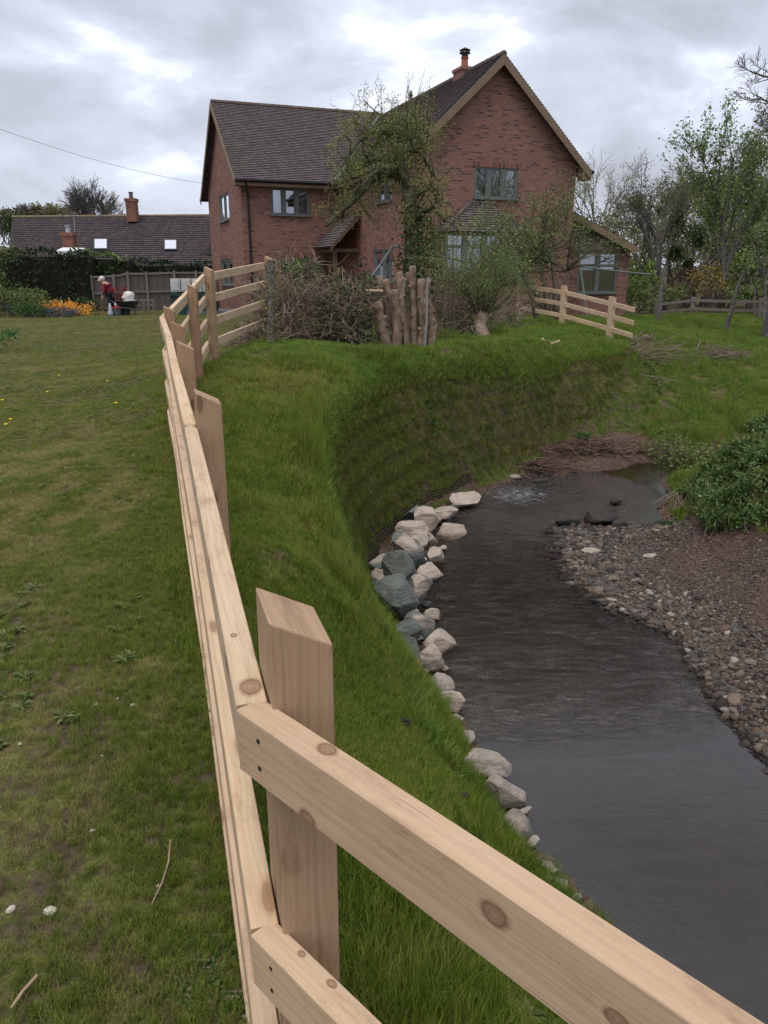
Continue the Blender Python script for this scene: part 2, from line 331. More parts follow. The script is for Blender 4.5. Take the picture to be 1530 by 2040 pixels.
bar = [(1180,1120,-2.93),(1250,1170,-2.9),(1400,1220,-2.86),(1500,1160,-2.78),(1500,1350,-2.85),(1300,1090,-2.93),(1440,1110,-2.8),(1250,1075,-2.95),(1440,1330,-2.93),(1520,1430,-2.93),(1530,1230,-2.78),
       (1390,1040,-2.8),(1370,980,-2.85),(1420,1000,-2.45),(1450,930,-2.4),(1530,1060,-2.6),(1530,960,-2.1),(1480,900,-2.3),(1400,930,-2.75),(1700,1050,-2.2),(1600,900,-1.95),(1800,1200,-2.3),(1900,1000,-2.0),(1700,1350,-2.6),
       (1100,935,-2.95),(1180,915,-2.9),(1300,900,-2.9),(1200,890,-2.84),(1120,905,-2.88),(1340,890,-2.88),
       (1340,893,-2.9),(1250,885,-2.82),(1378,895,-2.94),(1200,868,-2.76),(1320,872,-2.78),(1150,875,-2.72),(1400,862,-2.74),(1470,840,-2.66),(1530,825,-2.5),(1350,810,-2.5),(1250,820,-2.45),(1500,770,-2.2),(1400,760,-2.2),(1300,770,-2.15),
       (1290,735,-1.95),(1280,700,-1.6),(1400,700,-1.75),(1500,705,-1.8),(1350,660,-1.6),(1450,650,-1.6),(1530,660,-1.65),(1300,640,-1.55)]
cp += [G(*b) for b in bar]
xy = [(-.15,1.05,-1.57),(-.19,.3,-1.6),(-.6,2.7,-1.5),(-1.1,4.2,-1.46),(-1.5,5.5,-1.42),(-1.95,6.8,-1.37),(-2.05,8,-1.14),(-2.15,9.35,-1.02),(-1.65,10.9,-.87),
      (.6,.9,-1.9),(1.2,.3,-2.3),(.0,2.2,-1.78),(.6,1.8,-2.15),(1.6,-.5,-2.6),(2.4,-1,-3.2),(3.5,-1,-3.35),(3.4,.8,-3.35),(5,-2,-3.3),(.4,-1,-1.8),(2.2,.6,-3.1),(1.6,.9,-2.8),
      (-.5,4.2,-1.55),(-.4,5.4,-1.6),(-.7,6.6,-1.5),(-.9,8,-1.33),(-1.2,9.2,-1.15),
      (-1.2,1,-1.6),(-3,1,-1.6),(-3,4,-1.6),(-2.2,3.2,-1.58),(-5,2,-1.6),(-3,-3,-1.6),(-8,-3,-1.6),(-9,4,-1.6),(-4,7,-1.55),(-2.8,7.2,-1.52),(-8,9,-1.6),(-3.4,9.5,-1.48),(-4.5,12,-1.52),(-3.0,12.5,-1.2),(-8,15,-1.6),(-14,8,-1.6),
      (-4,16,-1.45),(-2,15,-1.15),(0,12.4,-1.17),(-.7,12,-1.1),(.3,11.6,-1.2),(1.2,12.4,-1.2),(1.8,13.8,-1.2),(0,15,-1.15),(3,16,-1.2),(0,19,-1.25),(4,19,-1.1),(3.4,17.2,-1.17),(5,15.8,-1.36),(7,21,-1.3),
      (-4,20,-1.45),(-2,24,-1.4),(3,24,-1.35),(-5,28,-1.4),(-10,22,-1.6),(-18,26,-1.6),(-11,33,-1.6),(-18,34,-1.6),(-28,34,-1.5),(-28,15,-1.6),(-6,36,-1.45),(10,28,-1.4),(5,40,-1.4),
      (14,24,-1.6),(20,26,-1.6),(14,34,-1.5),(24,36,-1.4),(30,24,-1.6),(12,6,-2.1),(20,4,-2),(16,12,-2.2),(24,14,-2.0),(8,2,-2.5),(9,-3,-2.2),(16,-6,-2),(9.5,11.2,-3.0),(13,10.4,-3.1),(13,9,-2.5),(13,12.5,-2.6),(17,9.4,-3.1)]
cp += [Vector(p) for p in xy]
far = []
for a in range(24):
    for rr, z in ((60, -1.2), (110, .5), (300, 3), (900, 5)):
        t = 2*math.pi*a/24; far.append(Vector((rr*math.cos(t), 8+rr*math.sin(t), z)))
far += [Vector((-62, 82, 5.5)), Vector((-75, 90, 6.5)), Vector((-90, 95, 8)), Vector((-50, 95, 4.5))]
cp += far
A = np.array([tuple(p) for p in cp])
keep = []; seen = set()
for i, p in enumerate(A):
    k = (round(p[0]*12), round(p[1]*12))
    if k in seen: continue
    seen.add(k); keep.append(i)
A = A[keep]
D = np.linalg.norm(A[:, None, :2]-A[None, :, :2], axis=2)
K = D + np.eye(len(A))*-.02
Wt = np.linalg.solve(np.block([[K, np.ones((len(A), 1))], [np.ones((1, len(A))), np.zeros((1, 1))]]), np.append(A[:, 2], 0))
def hraw(X, Y):
    out = np.empty(X.size); Xf, Yf = X.ravel(), Y.ravel()
    for i in range(0, X.size, 20000):
        d = np.sqrt((Xf[i:i+20000, None]-A[None, :, 0])**2 + (Yf[i:i+20000, None]-A[None, :, 1])**2)
        out[i:i+20000] = d@Wt[:-1] + Wt[-1]
    return out.reshape(X.shape)
def axis(lo, c0, c1, hi, st, g=1.11):
    m = list(np.arange(c0, c1, st)); a = []; x_, s_ = c0, st
    while x_ > lo: s_ *= g; x_ -= s_; a.append(x_)
    b = []; x_, s_ = m[-1], st
    while x_ < hi: s_ *= g; x_ += s_; b.append(x_)
    return np.array(a[::-1]+m+b)
gx = axis(-900, -4, 9, 900, .07, 1.06); gy = axis(-60, -.5, 17, 1100, .08, 1.05)
GX, GY = np.meshgrid(gx, gy)
GZ = hraw(GX, GY)
def wob(x, y, s, seed):
    q = np.random.default_rng(seed); o = 0
    for i in range(7):
        a = q.uniform(0, 6.28); f = s*q.uniform(.6, 1.9); o = o + np.sin((x*math.cos(a)+y*math.sin(a))*f + q.uniform(0, 6.28))
    return o/7
near = np.clip(1.3-np.hypot(GX, GY)/40, 0, 1)
GZ = GZ + near*(wob(GX, GY, 3.2, 1)*.022 + wob(GX, GY, 11, 2)*.010)
def height(x, y):
    x = np.asarray(x, float); y = np.asarray(y, float)
    i = np.clip(np.searchsorted(gx, x)-1, 0, len(gx)-2); j = np.clip(np.searchsorted(gy, y)-1, 0, len(gy)-2)
    a = (x-gx[i])/(gx[i+1]-gx[i]); b = (y-gy[j])/(gy[j+1]-gy[j])
    return GZ[j, i]*(1-a)*(1-b)+GZ[j, i+1]*a*(1-b)+GZ[j+1, i]*(1-a)*b+GZ[j+1, i+1]*a*b
def hz(x, y): return float(height(x, y))
def on(px, py):               # first meeting of a pixel's ray with the ground
    r = ray(px, py); t = .5
    while t < 120:
        q = r*t
        if q.z < hz(q.x, q.y): return q
        t += .03 + t*.003
    return r*60
# polygons on the ground plan
def inpoly(x, y, poly):
    x = np.asarray(x); y = np.asarray(y); c = np.zeros(x.shape, bool); n = len(poly)
    for i in range(n):
        x1, y1 = poly[i]; x2, y2 = poly[(i+1) % n]
        cond = ((y1 > y) != (y2 > y)); xi = (x2-x1)*(y-y1)/((y2-y1) if y2 != y1 else 1e-9)+x1
        c ^= cond & (x < xi)
    return c
def pl(rows): return [(G(*r).x, G(*r).y) for r in rows]
BARP = pl([(1110,1040,-3),(1085,1085,-3),(1110,1160,-3),(1190,1225,-3),(1330,1280,-3),(1370,1340,-3),(1440,1450,-3),(1530,1540,-3),(1750,1750,-3),(1850,1350,-2.8),(1620,1170,-2.75),(1530,1090,-2.72),(1440,1068,-2.78),(1380,1062,-2.85),(1340,1040,-3)])
SHOAL = pl([(1000,965,-3),(1060,925,-2.9),(1110,893,-2.84),(1180,872,-2.8),(1260,870,-2.8),(1330,882,-2.82),(1400,900,-2.9),(1390,912,-3),(1200,945,-3),(1110,962,-3)])
gravel = (inpoly(GX, GY, BARP) | (inpoly(GX, GY, SHOAL) & (GZ < -2.72)) | (GZ < -2.965)).astype(float)
FO = [G(*r) for r in FOOT]
def dist_line(x, y, pts):
    x = np.asarray(x, float); y = np.asarray(y, float); m = np.full(x.shape, 1e9)
    for a, b in zip(pts[:-1], pts[1:]):
        dx, dy = b.x-a.x, b.y-a.y; t = np.clip(((x-a.x)*dx+(y-a.y)*dy)/(dx*dx+dy*dy+1e-9), 0, 1)
        m = np.minimum(m, np.hypot(x-a.x-t*dx, y-a.y-t*dy))
    return m
# bank undercut strip of bare net at the foot
matstrip = (dist_line(GX, GY, FO[4:10]) < .12)
gravel[matstrip] = 1

nx, ny = len(gx), len(gy)
gm = MB(); idx = np.arange(nx*ny).reshape(ny, nx)
gm.add(np.stack([GX.ravel(), GY.ravel(), GZ.ravel()], 1), np.stack([idx[:-1, :-1], idx[:-1, 1:], idx[1:, 1:], idx[1:, :-1]], 2).reshape(-1, 4))
mg = M('turf_and_soil', rough=.95, spec=.1); q = NB(mg); p = q.pos()
att = q.n('ShaderNodeAttribute', attribute_name='gravel'); ww = att.outputs['Fac']
nb = q.noise(p, .45, 6, .6); nf = q.noise(p, 30, 4)
turf = q.ramp(nb, [(.3, (.05, .09, .014)), (.5, (.085, .12, .02)), (.62, (.13, .14, .035)), (.75, (.2, .18, .06))])
soil = q.ramp(nf, [(.3, (.035, .025, .018)), (.7, (.11, .08, .056))])
straw = q.ramp(q.noise(p, 75, 5, .75), [(.38, (.05, .04, .02)), (.5, (.10, .09, .03)), (.62, (.17, .145, .055)), (.72, (.24, .2, .10))])
turf = q.mix(.6, turf, straw)
turf = q.mix(q.ramp(q.noise(p, 6, 8, .8), [(.44, (0, 0, 0)), (.54, (.95, .95, .95))]), turf, soil)
vg = q.n('ShaderNodeTexVoronoi', {'Vector': p, 'Scale': 26.0}); 
grv = q.mix(.55, q.ramp(vg.outputs['Color'], [(0, (.03, .022, .018)), (.5, (.085, .056, .045)), (.85, (.15, .115, .10)), (1, (.06, .065, .065))]), q.ramp(q.noise(p, 1.4, 5), [(.35, (.06, .04, .028)), (.65, (.14, .085, .06))]))
q.col(q.mix(ww, turf, grv))
bh = q.math('ADD', q.math('MULTIPLY', nf, .5), q.math('MULTIPLY', q.math('SUBTRACT', 1.0, vg.outputs['Distance']), ww)); q.bump(bh, .9, .03)
ground = gm.build('ground', mg, smooth=True, loc=(0, 0, 0)); tag(ground, 'grassy ground with mown lawn, steep stream bank and gravel bar', kind='structure')
at = ground.data.attributes.new('gravel', 'FLOAT', 'POINT'); at.data.foreach_set('value', gravel.ravel().astype(np.float32))

# ------------------------------------------------------------------ water
mw = M('stream_water'); q = NB(mw); p = q.pos()
mpv = q.n('ShaderNodeMapping', {'Vector': p, 'Rotation': (0, 0, R(38)), 'Scale': (1.0, 1.9, 1)}).outputs[0]
r1 = q.noise(mpv, 3.8, 6, .62, 2.2); r2 = q.noise(mpv, 1.2, 3); r3 = q.noise(p, 16, 4, .6, .5)
RC = G(1030, 985, WZ)
dv = q.n('ShaderNodeVectorMath', {0: p, 1: (RC.x, RC.y, WZ+ZC)}, operation='DISTANCE').outputs['Value']
rap = q.math('SUBTRACT', 1.0, q.math('DIVIDE', dv, 2.1), True)
dv2 = q.n('ShaderNodeVectorMath', {0: p, 1: (*G(985, 1160, WZ).xy, WZ+ZC)}, operation='DISTANCE').outputs['Value']
rap2 = q.math('MULTIPLY', q.math('SUBTRACT', 1.0, q.math('DIVIDE', dv2, 3.0), True), 1.5)
ra = q.math('MAXIMUM', rap, rap2)
hgt = q.math('ADD', q.math('MULTIPLY', r1, q.math('ADD', q.math('MULTIPLY', ra, 1.0), .010)), q.math('MULTIPLY', q.math('MULTIPLY', r3, rap), .55))
bmp = q.n('ShaderNodeBump', {'Strength': 1.0, 'Distance': .17, 'Height': hgt})
gl = q.n('ShaderNodeBsdfGlossy', {'Color': (1, .965, .92, 1), 'Roughness': .015, 'Normal': bmp.outputs[0]})
dn = q.noise(p, 3.5, 6, .7)
silt = q.n('ShaderNodeBsdfDiffuse', {'Color': q.ramp(dn, [(.35, (.012, .0085, .0055)), (.65, (.034, .025, .017))])})
tr = q.n('ShaderNodeBsdfTransparent', {'Color': (.50, .43, .36, 1)})
mt = q.n('ShaderNodeMixShader', {0: .36, 1: tr.outputs[0], 2: silt.outputs[0]})
fr = q.n('ShaderNodeFresnel', {'IOR': 1.7, 'Normal': bmp.outputs[0]})
foam = q.ramp(q.math('MULTIPLY', q.noise(mpv, 13, 5, .65, 1.0), q.math('SUBTRACT', 1.0, q.math('DIVIDE', dv, 2.6), True)), [(.44, (0, 0, 0)), (.56, (.35, .35, .35))])
ms = q.n('ShaderNodeMixShader', {0: q.math('MULTIPLY', fr.outputs[0], 1.12, True), 1: mt.outputs[0], 2: gl.outputs[0]})
fo = q.n('ShaderNodeBsdfDiffuse', {'Color': (.5, .53, .56, 1)})
ms2 = q.n('ShaderNodeMixShader', {0: foam, 1: ms.outputs[0], 2: fo.outputs[0]})
q.l(ms2.outputs[0], q.t.nodes['Material Output'].inputs[0])
wm = MB(); wx = np.linspace(-1.2, 22, 60); wy = np.linspace(-4, 13.6, 60); WX, WY = np.meshgrid(wx, wy); ix = np.arange(3600).reshape(60, 60)
wm.add(np.stack([WX.ravel(), WY.ravel(), np.full(3600, WZ)], 1), np.stack([ix[:-1, :-1], ix[:-1, 1:], ix[1:, 1:], ix[1:, :-1]], 2).reshape(-1, 4))
water = wm.build('stream_water', mw, loc=(0, 0, WZ)); tag(water, 'dark rippled water of the shallow winding stream', kind='structure')

# ------------------------------------------------------------------ the new post and rail fences
E_AX = Vector((-.285, .9585, 0)).normalized()
def post(mb, fl, ax, ztop, zbot, wd=.09, dp=.137, drop=.045, flat=False):
    ax = Vector(ax).normalized(); bx = Vector((ax.y, -ax.x, 0)); fl = Vector((fl[0], fl[1], 0))
    c = [fl, fl+bx*wd, fl+bx*wd+ax*dp, fl+ax*dp]
    zt = [ztop, ztop-drop, ztop-drop, ztop]
    vs = [Vector((p.x, p.y, zbot)) for p in c] + [Vector((p.x, p.y, z)) for p, z in zip(c, zt)]
    ou, ov = random.uniform(0, 50), random.uniform(0, 50); fs, uv = [], []; acc = 0
    for i in range(4):
        j = (i+1) % 4; wdt = (c[i]-c[j]).length; fs.append((i, j, 4+j, 4+i))
        uv += [(ou+zbot, ov+acc), (ou+zbot, ov+acc+wdt), (ou+zt[j], ov+acc+wdt), (ou+zt[i], ov+acc)]; acc += wdt
    fs += [(4, 5, 6, 7), (3, 2, 1, 0)]; uv += [(ou+9, ov), (ou+9, ov+wd), (ou+9+dp, ov+wd), (ou+9+dp, ov)]*2
    mb.add(vs, fs, uv)
def bevel(o, w_=.003):
    m = o.modifiers.new('bevel', 'BEVEL'); m.width = w_; m.segments = 2; m.limit_method = 'ANGLE'
# left fence: (px of the post's near left corner, depth, top z)
LP = [((-.159, .966), -.457, -1.62)]
for px, py, d in ((389,783,2.75),(352,681,4.3),(341,641,5.5),(325,610,6.8),(372,566,8.0),(405,531,9.3),(527,510,11.4)):
    q_ = P(px, py, d); LP.append(((q_.x, q_.y), q_.z, None))
fence = thing('post_and_rail_fence', 'new pale timber post and rail fence running from foreground to the bush', 'fence', (LP[0][0][0], LP[0][0][1], -1.6))
axs = []
for i in range(len(LP)):
    a = Vector(LP[max(i-1, 0)][0]); b = Vector(LP[min(i+1, len(LP)-1)][0]); d = (b-a).normalized(); axs.append(Vector((d.x, d.y, 0)))
axs[0] = E_AX
for (fl, zt, _), ax in zip(LP, axs):
    mb = MB(); post(mb, fl, ax, zt, hz(fl[0]+.04, fl[1]+.04)-.3); o = mb.build('post', timber_post, fence); bevel(o)
offs0 = [.135, .54, .86, 1.12]; offs1 = [.085, .345, .62, .89]
def railpts(i):
    (fl, zt, _), ax = LP[i], axs[i]; bx = Vector((ax.y, -ax.x, 0)); t = min(1, i/5)
    c = Vector((fl[0], fl[1], 0)) + ax*(.0 if i == 0 else .07)
    return c, bx, [zt - (o0*(1-t)+o1*t) for o0, o1 in zip(offs0, offs1)]
for i in range(len(LP)-1):
    a, bxa, za = railpts(i); b, bxb, zb = railpts(i+1)
    for k in range(4):
        pa = a - bxa*.0235 + Vector((0, 0, za[k]-.048)); pb = b - bxb*.0235 + Vector((0, 0, zb[k]-.048))
        if i == 0: pa = Vector((-.192, .985, 0)) + Vector((0, 0, za[k]-.048))
        dd = (pb-pa).normalized(); sd_ = Vector((dd.y, -dd.x, 0)).normalized()
        pb = pb - dd*.004
        mt_, uo = timber_new, None
        if i == 0 and k == 0:
            r0_ = ray(498, 1370); q0 = r0_*((pa.z+.048)/r0_.z); u0_ = (q0-pa).dot(dd); v0_ = .045-.0045+.096+(.0225-(q0-pa).dot(sd_)); uo = (20, 5); mt_ = mat_timber('softwood_big_knot', (.62, .48, .33), (.48, .34, .22), spots=[(20+u0_, 5+v0_, .021), (20+u0_+.17, 5+v0_+.008, .007)])
        mb = MB(); mb.beam(pa, pb, sd_, dd.cross(sd_)*-1, .045, .096, uvo=uo); o = mb.build('rail', mt_, fence)
# the bay nearest the camera, running off to the lower right
rd = Vector((.70, -.714, 0)).normalized(); rs = Vector((-rd.y, rd.x, 0))
for k, z in enumerate([-.592, -.997, -1.32]):
    s0 = Vector((-.213, .969, z-.05)) + rs*.0 + (Vector((.7, .7, 0))*.022)
    e0 = s0 + rd*2.0 + Vector((0, 0, -.015))
    mt_ = timber_new
    if k < 2:
        sp = []; Nn = Vector((.714, .70, 0)); st_ = s0+rd*.004
        for (kx, ky, face_, r_) in (((612, 1632, 's', .015), (985, 1822, 's', .017), (650, 1492, 't', .014), (1230, 2030, 's', .013)), ((660, 1960, 't', .008), (600, 1900, 't', .007)))[k]:
            rr_ = ray(kx, ky)
            if face_ == 's': pl_ = st_-Nn*.0225; q0 = rr_*(pl_.dot(Nn)/rr_.dot(Nn)); vv = .19-.008+(.05-(q0.z-st_.z))
            else: q0 = rr_*((st_.z+.05)/rr_.z); vv = .045+.1-.005+(.0225-(q0-st_).dot(Nn))
            sp.append((30+(q0-st_).dot(rd), 7+vv, r_))
        mt_ = mat_timber('softwood_knotty', (.58, .43, .295), (.44, .30, .19), knots=False, spots=sp)
    mb = MB(); mb.beam(s0+rd*.004, e0, Vector((.714, .70, 0)), (0, 0, 1), .045, .1, uvo=(30, 7) if k < 2 else None); mb.build('rail', mt_, fence)
    for dz in (.022, -.022):
        nl = MB(); nl.lathe(s0 + rd*.055 + Vector((0, 0, dz)) - Vector((.714, .70, 0))*.0222, [(.003, 0), (.004, .001)], 8, (-.714, -.70, 0)); nl.build('nail', blackp, fence)
mb = MB(); post(mb, (s0.x+rd.x*1.8+.04, s0.y+rd.y*1.8+.04), rd*-1, -.47, -2.1); mb.build('post', timber_post, fence)

f2 = thing('post_and_rail_fence', 'new pale four rail fence sloping down the knoll beside the brick house', 'fence', G(1125, 663, -1.28))
RP = [(1031, 556, 634, 20.0), (1118, 568, 662, 18.3), (1213, 590, 684, 17.0)]
rp = []
for px, pt, pb_, d in RP:
    t = P(px, pt, d); b = P(px, pb_, d); rp.append((t, b.z))
RA = (rp[2][0]-rp[0][0]); RA.z = 0; RA.normalize()
for t, zb in rp:
    mb = MB(); post(mb, (t.x, t.y), RA, t.z, zb-.35, wd=-.1, dp=.137, drop=.03); o = mb.build('post', timber_new, f2); bevel(o)
dd = (rp[2][0]-rp[1][0]); tip = rp[2][0] + dd*.46
seq = [rp[0][0], rp[1][0], rp[2][0], tip]
for i in range(3):
    for k in range(4):
        o_ = Vector((0, 0, -.12-.27*k-.048)); s_ = Vector((-RA.y, RA.x, 0))*.05
        a = seq[i]+o_+s_+RA*.07; b = seq[i+1]+o_+s_+(RA*.066 if i < 2 else RA*0)
        d_ = (b-a).normalized(); sd_ = Vector((d_.y, -d_.x, 0)).normalized()
        mb = MB(); mb.beam(a, b, sd_, Vector((0, 0, 1)), .045, .096); mb.build('rail', timber_new, f2)

# old grey fence at the far right
f3 = thing('post_and_rail_fence', 'old weathered grey post and rail fence below the garden trees', 'fence', G(1450, 648, -1.6))
ps = [(1310,600,638,31),(1382,592,643,30),(1461,594,650,29),(1517,594,652,28),(1600,596,656,27),(1690,600,662,26)]
pp = [(P(a, t, d), P(a, b, d)) for a, t, b, d in ps]
for t, b in pp:
    mb = MB(); mb.beam((t.x, t.y, b.z-.5), t, (1, 0, 0), (0, 1, 0), .16, .13); mb.build('post', timber_grey, f3)
for (t0, b0), (t1, b1) in zip(pp[:-1], pp[1:]):
    for k in range(3):
        o_ = Vector((0, -.09, -.12-.32*k)); mb = MB(); mb.beam(t0+o_, t1+o_, (0, 1, 0), (0, 0, 1), .05, .1); mb.build('rail', timber_grey, f3)

# ------------------------------------------------------------------ the brick house
HE, HR, WID, LW, V1, D2, HR2 = 3.54, 6.86, 6.78, 3.77, 6.78, 7.94, 6.95
ZB = -1.75
house = thing('brick_house', 'two storey red brick house with dark tiled gable roofs beside the stream', 'house', H(0, 0, ZB))
def wall(mb, O, U, u0, u1, z0, z1, holes, N, dep=.09):
    O, U, N = Vector(O), Vector(U), Vector(N)
    us = sorted({u0, u1} | {h[0] for h in holes} | {h[1] for h in holes}); zs = sorted({z0, z1} | {h[2] for h in holes} | {h[3] for h in holes})
    Q = lambda u, z, d=0: O + U*u + Vector((0, 0, z)) - N*d
    for a, b in zip(us[:-1], us[1:]):
        for c, d in zip(zs[:-1], zs[1:]):
            if any(h[0] <= a+1e-6 and b <= h[1]+1e-6 and h[2] <= c+1e-6 and d <= h[3]+1e-6 for h in holes): continue
            mb.add([Q(a, c), Q(b, c), Q(b, d), Q(a, d)], [(0, 1, 2, 3)])
    for a, b, c, d in holes:
        for p_, r_ in (((a, c), (b, c)), ((b, c), (b, d)), ((b, d), (a, d)), ((a, d), (a, c))):
            mb.add([Q(*p_), Q(*r_), Q(*r_, dep), Q(*p_, dep)], [(0, 1, 2, 3)])
def window(parent, O, U, N, u0, u1, z0, z1, cols, transom=0, dep=.05, curt=None, label=None):
    O, U, N = Vector(O), Vector(U), Vector(N); Z = Vector((0, 0, 1))
    Q = lambda u, z, d: O + U*u + Z*z - N*d
    mb = MB(); T = .065; D_ = .03
    def bar(a, b, c, d, dd=dep): mb.box(Q((a+b)/2, (c+d)/2, dd), U*((b-a)/2), N*D_, Z*((d-c)/2))
    bar(u0, u1, z1-T, z1); bar(u0, u1, z0, z0+T, dep-.002); bar(u0, u0+T, z0+T, z1-T); bar(u1-T, u1, z0+T, z1-T)
    for i in range(1, cols):
        c = u0+(u1-u0)*i/cols; bar(c-.06, c+.06, z0+T, z1-T, dep-.001)
    if transom: bar(u0+T, u1-T, z1-transom-.05, z1-transom+.05, dep-.004)
    for i in range(cols):       # opening lights, slimmer frames inside
        a = u0+(u1-u0)*i/cols+.065; b = u0+(u1-u0)*(i+1)/cols-.065
        for (s, t) in ((a, a+.035), (b-.035, b)): bar(s, t, z0+T, z1-T, dep+.01)
    wo_ = mb.build('window', frame_green, parent)
    if label: wo_['label'] = label
    gm_ = MB()
    for i in range(cols):
        a = u0+(u1-u0)*i/cols+.05; b = u0+(u1-u0)*(i+1)/cols-.05
        gm_.add([Q(a, z0+.05, dep+.02), Q(b, z0+.05, dep+.02), Q(b, z1-.05, dep+.02), Q(a, z1-.05, dep+.02)], [(0, 1, 2, 3)])
    gm_.build('pane', glass, wo_)
    sb = MB(); sb.box(Q((u0+u1)/2, z0-.03, -.02), U*((u1-u0)/2+.05), N*.08, Z*.028); sb.build('sill', frame_green, wo_)
    if curt:
        for (a, b, c, d) in curt:
            cb = MB()
            n = max(4, int((b-a)/.04)); A_, B_ = u0+(u1-u0)*a, u0+(u1-u0)*b; zc, zd = z0+(z1-z0)*c, z0+(z1-z0)*d
            for i in range(n):
                p_, r_ = A_+(B_-A_)*i/n, A_+(B_-A_)*(i+1)/n; k0, k1 = .16+.03*(i % 2), .16+.03*((i+1) % 2)
                cb.add([Q(p_, zc, k0), Q(r_, zc, k1), Q(r_, zd, k1), Q(p_, zd, k0)], [(0, 1, 2, 3)])
            cb.build('curtain', curtain, wo_)
    return wo_
NF, NS = -VA, -UA
def rectF(x0, x1, y0, y1, v):
    a, z1 = hitF((x0+x1)/2, y0, v); b, z0 = hitF((x0+x1)/2, y1, v); return hitF(x0, (y0+y1)/2, v)[0], hitF(x1, (y0+y1)/2, v)[0], z0, z1
# gable block
UL = .32
gw = rectF(945, 1031, 334, 395, 0)
mb = MB(); O0 = H(0, 0, 0)
gz1 = min(gw[3], HE-.02); gw = (gw[0], gw[1], gw[2], gz1)
wall(mb, O0, UA, UL, WID, ZB, HE, [gw], NF)
ap_u = (UL+WID)/2
kz = (HR-HE)/((WID-UL)/2+.4)
zl = HE + .4*kz - .10        # wall plate height under the slope
mb.add([H(UL, 0, HE), H(WID, 0, HE), H(WID, 0, zl), H(ap_u, 0, HR-.12), H(UL, 0, zl)], [(0, 1, 2, 3, 4)])
mb.add([H(WID, 0, ZB), H(WID, V1+D2, ZB), H(WID, V1+D2, zl), H(WID, 0, zl)], [(0, 1, 2, 3)])
# left side wall of the gable block, with two windows
def rectS(x0, x1, y0, y1, u):
    v0, _ = hitS(x0, (y0+y1)/2, u); v1, _ = hitS(x1, (y0+y1)/2, u); vm = hitS((x0+x1)/2, y0, u); vn = hitS((x0+x1)/2, y1, u)
    return min(v0, v1), max(v0, v1), vn[1], vm[1]
s1 = rectS(752, 780, 345, 402, UL); s2 = rectS(745, 783, 497, 545, UL)
s2 = (s2[0], s2[1], s2[2]-.3, s2[3])
OS = H(UL, 0, 0)
wall(mb, OS, VA, 0, V1, ZB, zl, [s1, s2], NS)
mb.add([H(WID, V1+D2, ZB), H(UL, V1+D2, ZB), H(UL, V1+D2, zl), H(ap_u, V1+D2, HR-.12), H(WID, V1+D2, zl)], [(0, 1, 2, 3, 4)])
# wing
w1 = rectF(539.6, 616.5, 376, 428, V1); w2 = rectF(566, 617, 515, 560, V1)
OW = H(0, V1, 0)
wall(mb, OW, UA, -LW, UL, ZB, HE+.1, [w1, w2], NF)
a1 = rectS(437, 456, 387, 440, -LW); a2 = rectS(441, 464, 516, 567, -LW)
OL = H(-LW, 0, 0); va, vb = V1, V1+D2
wall(mb, OL, VA, va, vb, ZB, HE, [a1, a2], NS)
k2 = (HR2-HE)/(D2/2+.4); zl2 = HE+.4*k2-.1
mb.add([H(-LW, va, HE), H(-LW, vb, HE), H(-LW, vb, zl2), H(-LW, (va+vb)/2, HR2-.12), H(-LW, va, zl2)], [(0, 1, 2, 3, 4)])
mb.add([H(UL, vb, ZB), H(-LW, vb, ZB), H(-LW, vb, HE+.1), H(UL, vb, HE+.1)], [(0, 1, 2, 3)])
mb.build('wall', brick, house)
window(house, O0, UA, NF, *gw, 3, curt=[(0, .3, 0, 1), (.36, .64, 0, 1), (.7, 1, 0, 1)])
window(house, OW, UA, NF, *w1, 3, curt=[(.02, .3, .02, 1), (.72, .98, .02, 1)])
window(house, OW, UA, NF, *w2, 2)
window(house, OS, VA, NS, *s1, 2); window(house, OS, VA, NS, *s2, 2)
window(house, OL, VA, NS, *a1, 2); window(house, OL, VA, NS, *a2, 2)
# soldier courses
sold = mat_brick('soldier_bricks', (.29, .12, .085), (.21, .09, .07), (.055, .036, .036), (.28, .21, .18), .075, .23)
for (O, U, N, r_) in ((O0, UA, NF, gw), (OW, UA, NF, w2), (OS, VA, NS, s2), (OL, VA, NS, a2), (OL, VA, NS, a1), (OS, VA, NS, s1)):
    c = O + U*((r_[0]+r_[1])/2) + Vector((0, 0, r_[3]+.11)) + N*.004
    sb = MB(); sb.box(c, U*((r_[1]-r_[0])/2+.1), N*.008, Vector((0, 0, .11))); sb.build('lintel', sold, house)
ROWH = .115
def slope(mb, e0, e1, r0, r1, n, lift=.032):          # sawtooth of tile courses from eave e0-e1 up to ridge r0-r1
    e0, e1, r0, r1 = map(Vector, (e0, e1, r0, r1)); nn = (e1-e0).cross(r0-e0).normalized()
    if nn.z < 0: nn = -nn
    uvt = (e1-e0).normalized(); bt = nn.cross(uvt)
    if bt.z < 0: bt = -bt
    for i in range(n):
        a0, a1_ = e0.lerp(r0, i/n), e1.lerp(r1, i/n); b0, b1 = e0.lerp(r0, (i+1)/n), e1.lerp(r1, (i+1)/n)
        vs = [a0+nn*lift, a1_+nn*lift, b1+nn*.004, b0+nn*.004, a0, a1_]
        flip = (vs[1]-vs[0]).cross(vs[3]-vs[0]).dot(nn) < 0
        f = [(0, 1, 2, 3), (4, 5, 1, 0)]; f = [t[::-1] for t in f] if flip else f
        uv = []
        for t in f:
            for j in t: uv.append((vs[j].dot(uvt), i*ROWH + (ROWH if j in (2, 3) else (.004 if j > 3 else .008))))
        mb.add(vs, f, uv)
    th = -nn*.05
    mb.hexa([e0+th, e1+th, r1+th, r0+th, e0-nn*.002, e1-nn*.002, r1-nn*.002, r0-nn*.002])
mb = MB()
FO_ = -.32
n_ = 42
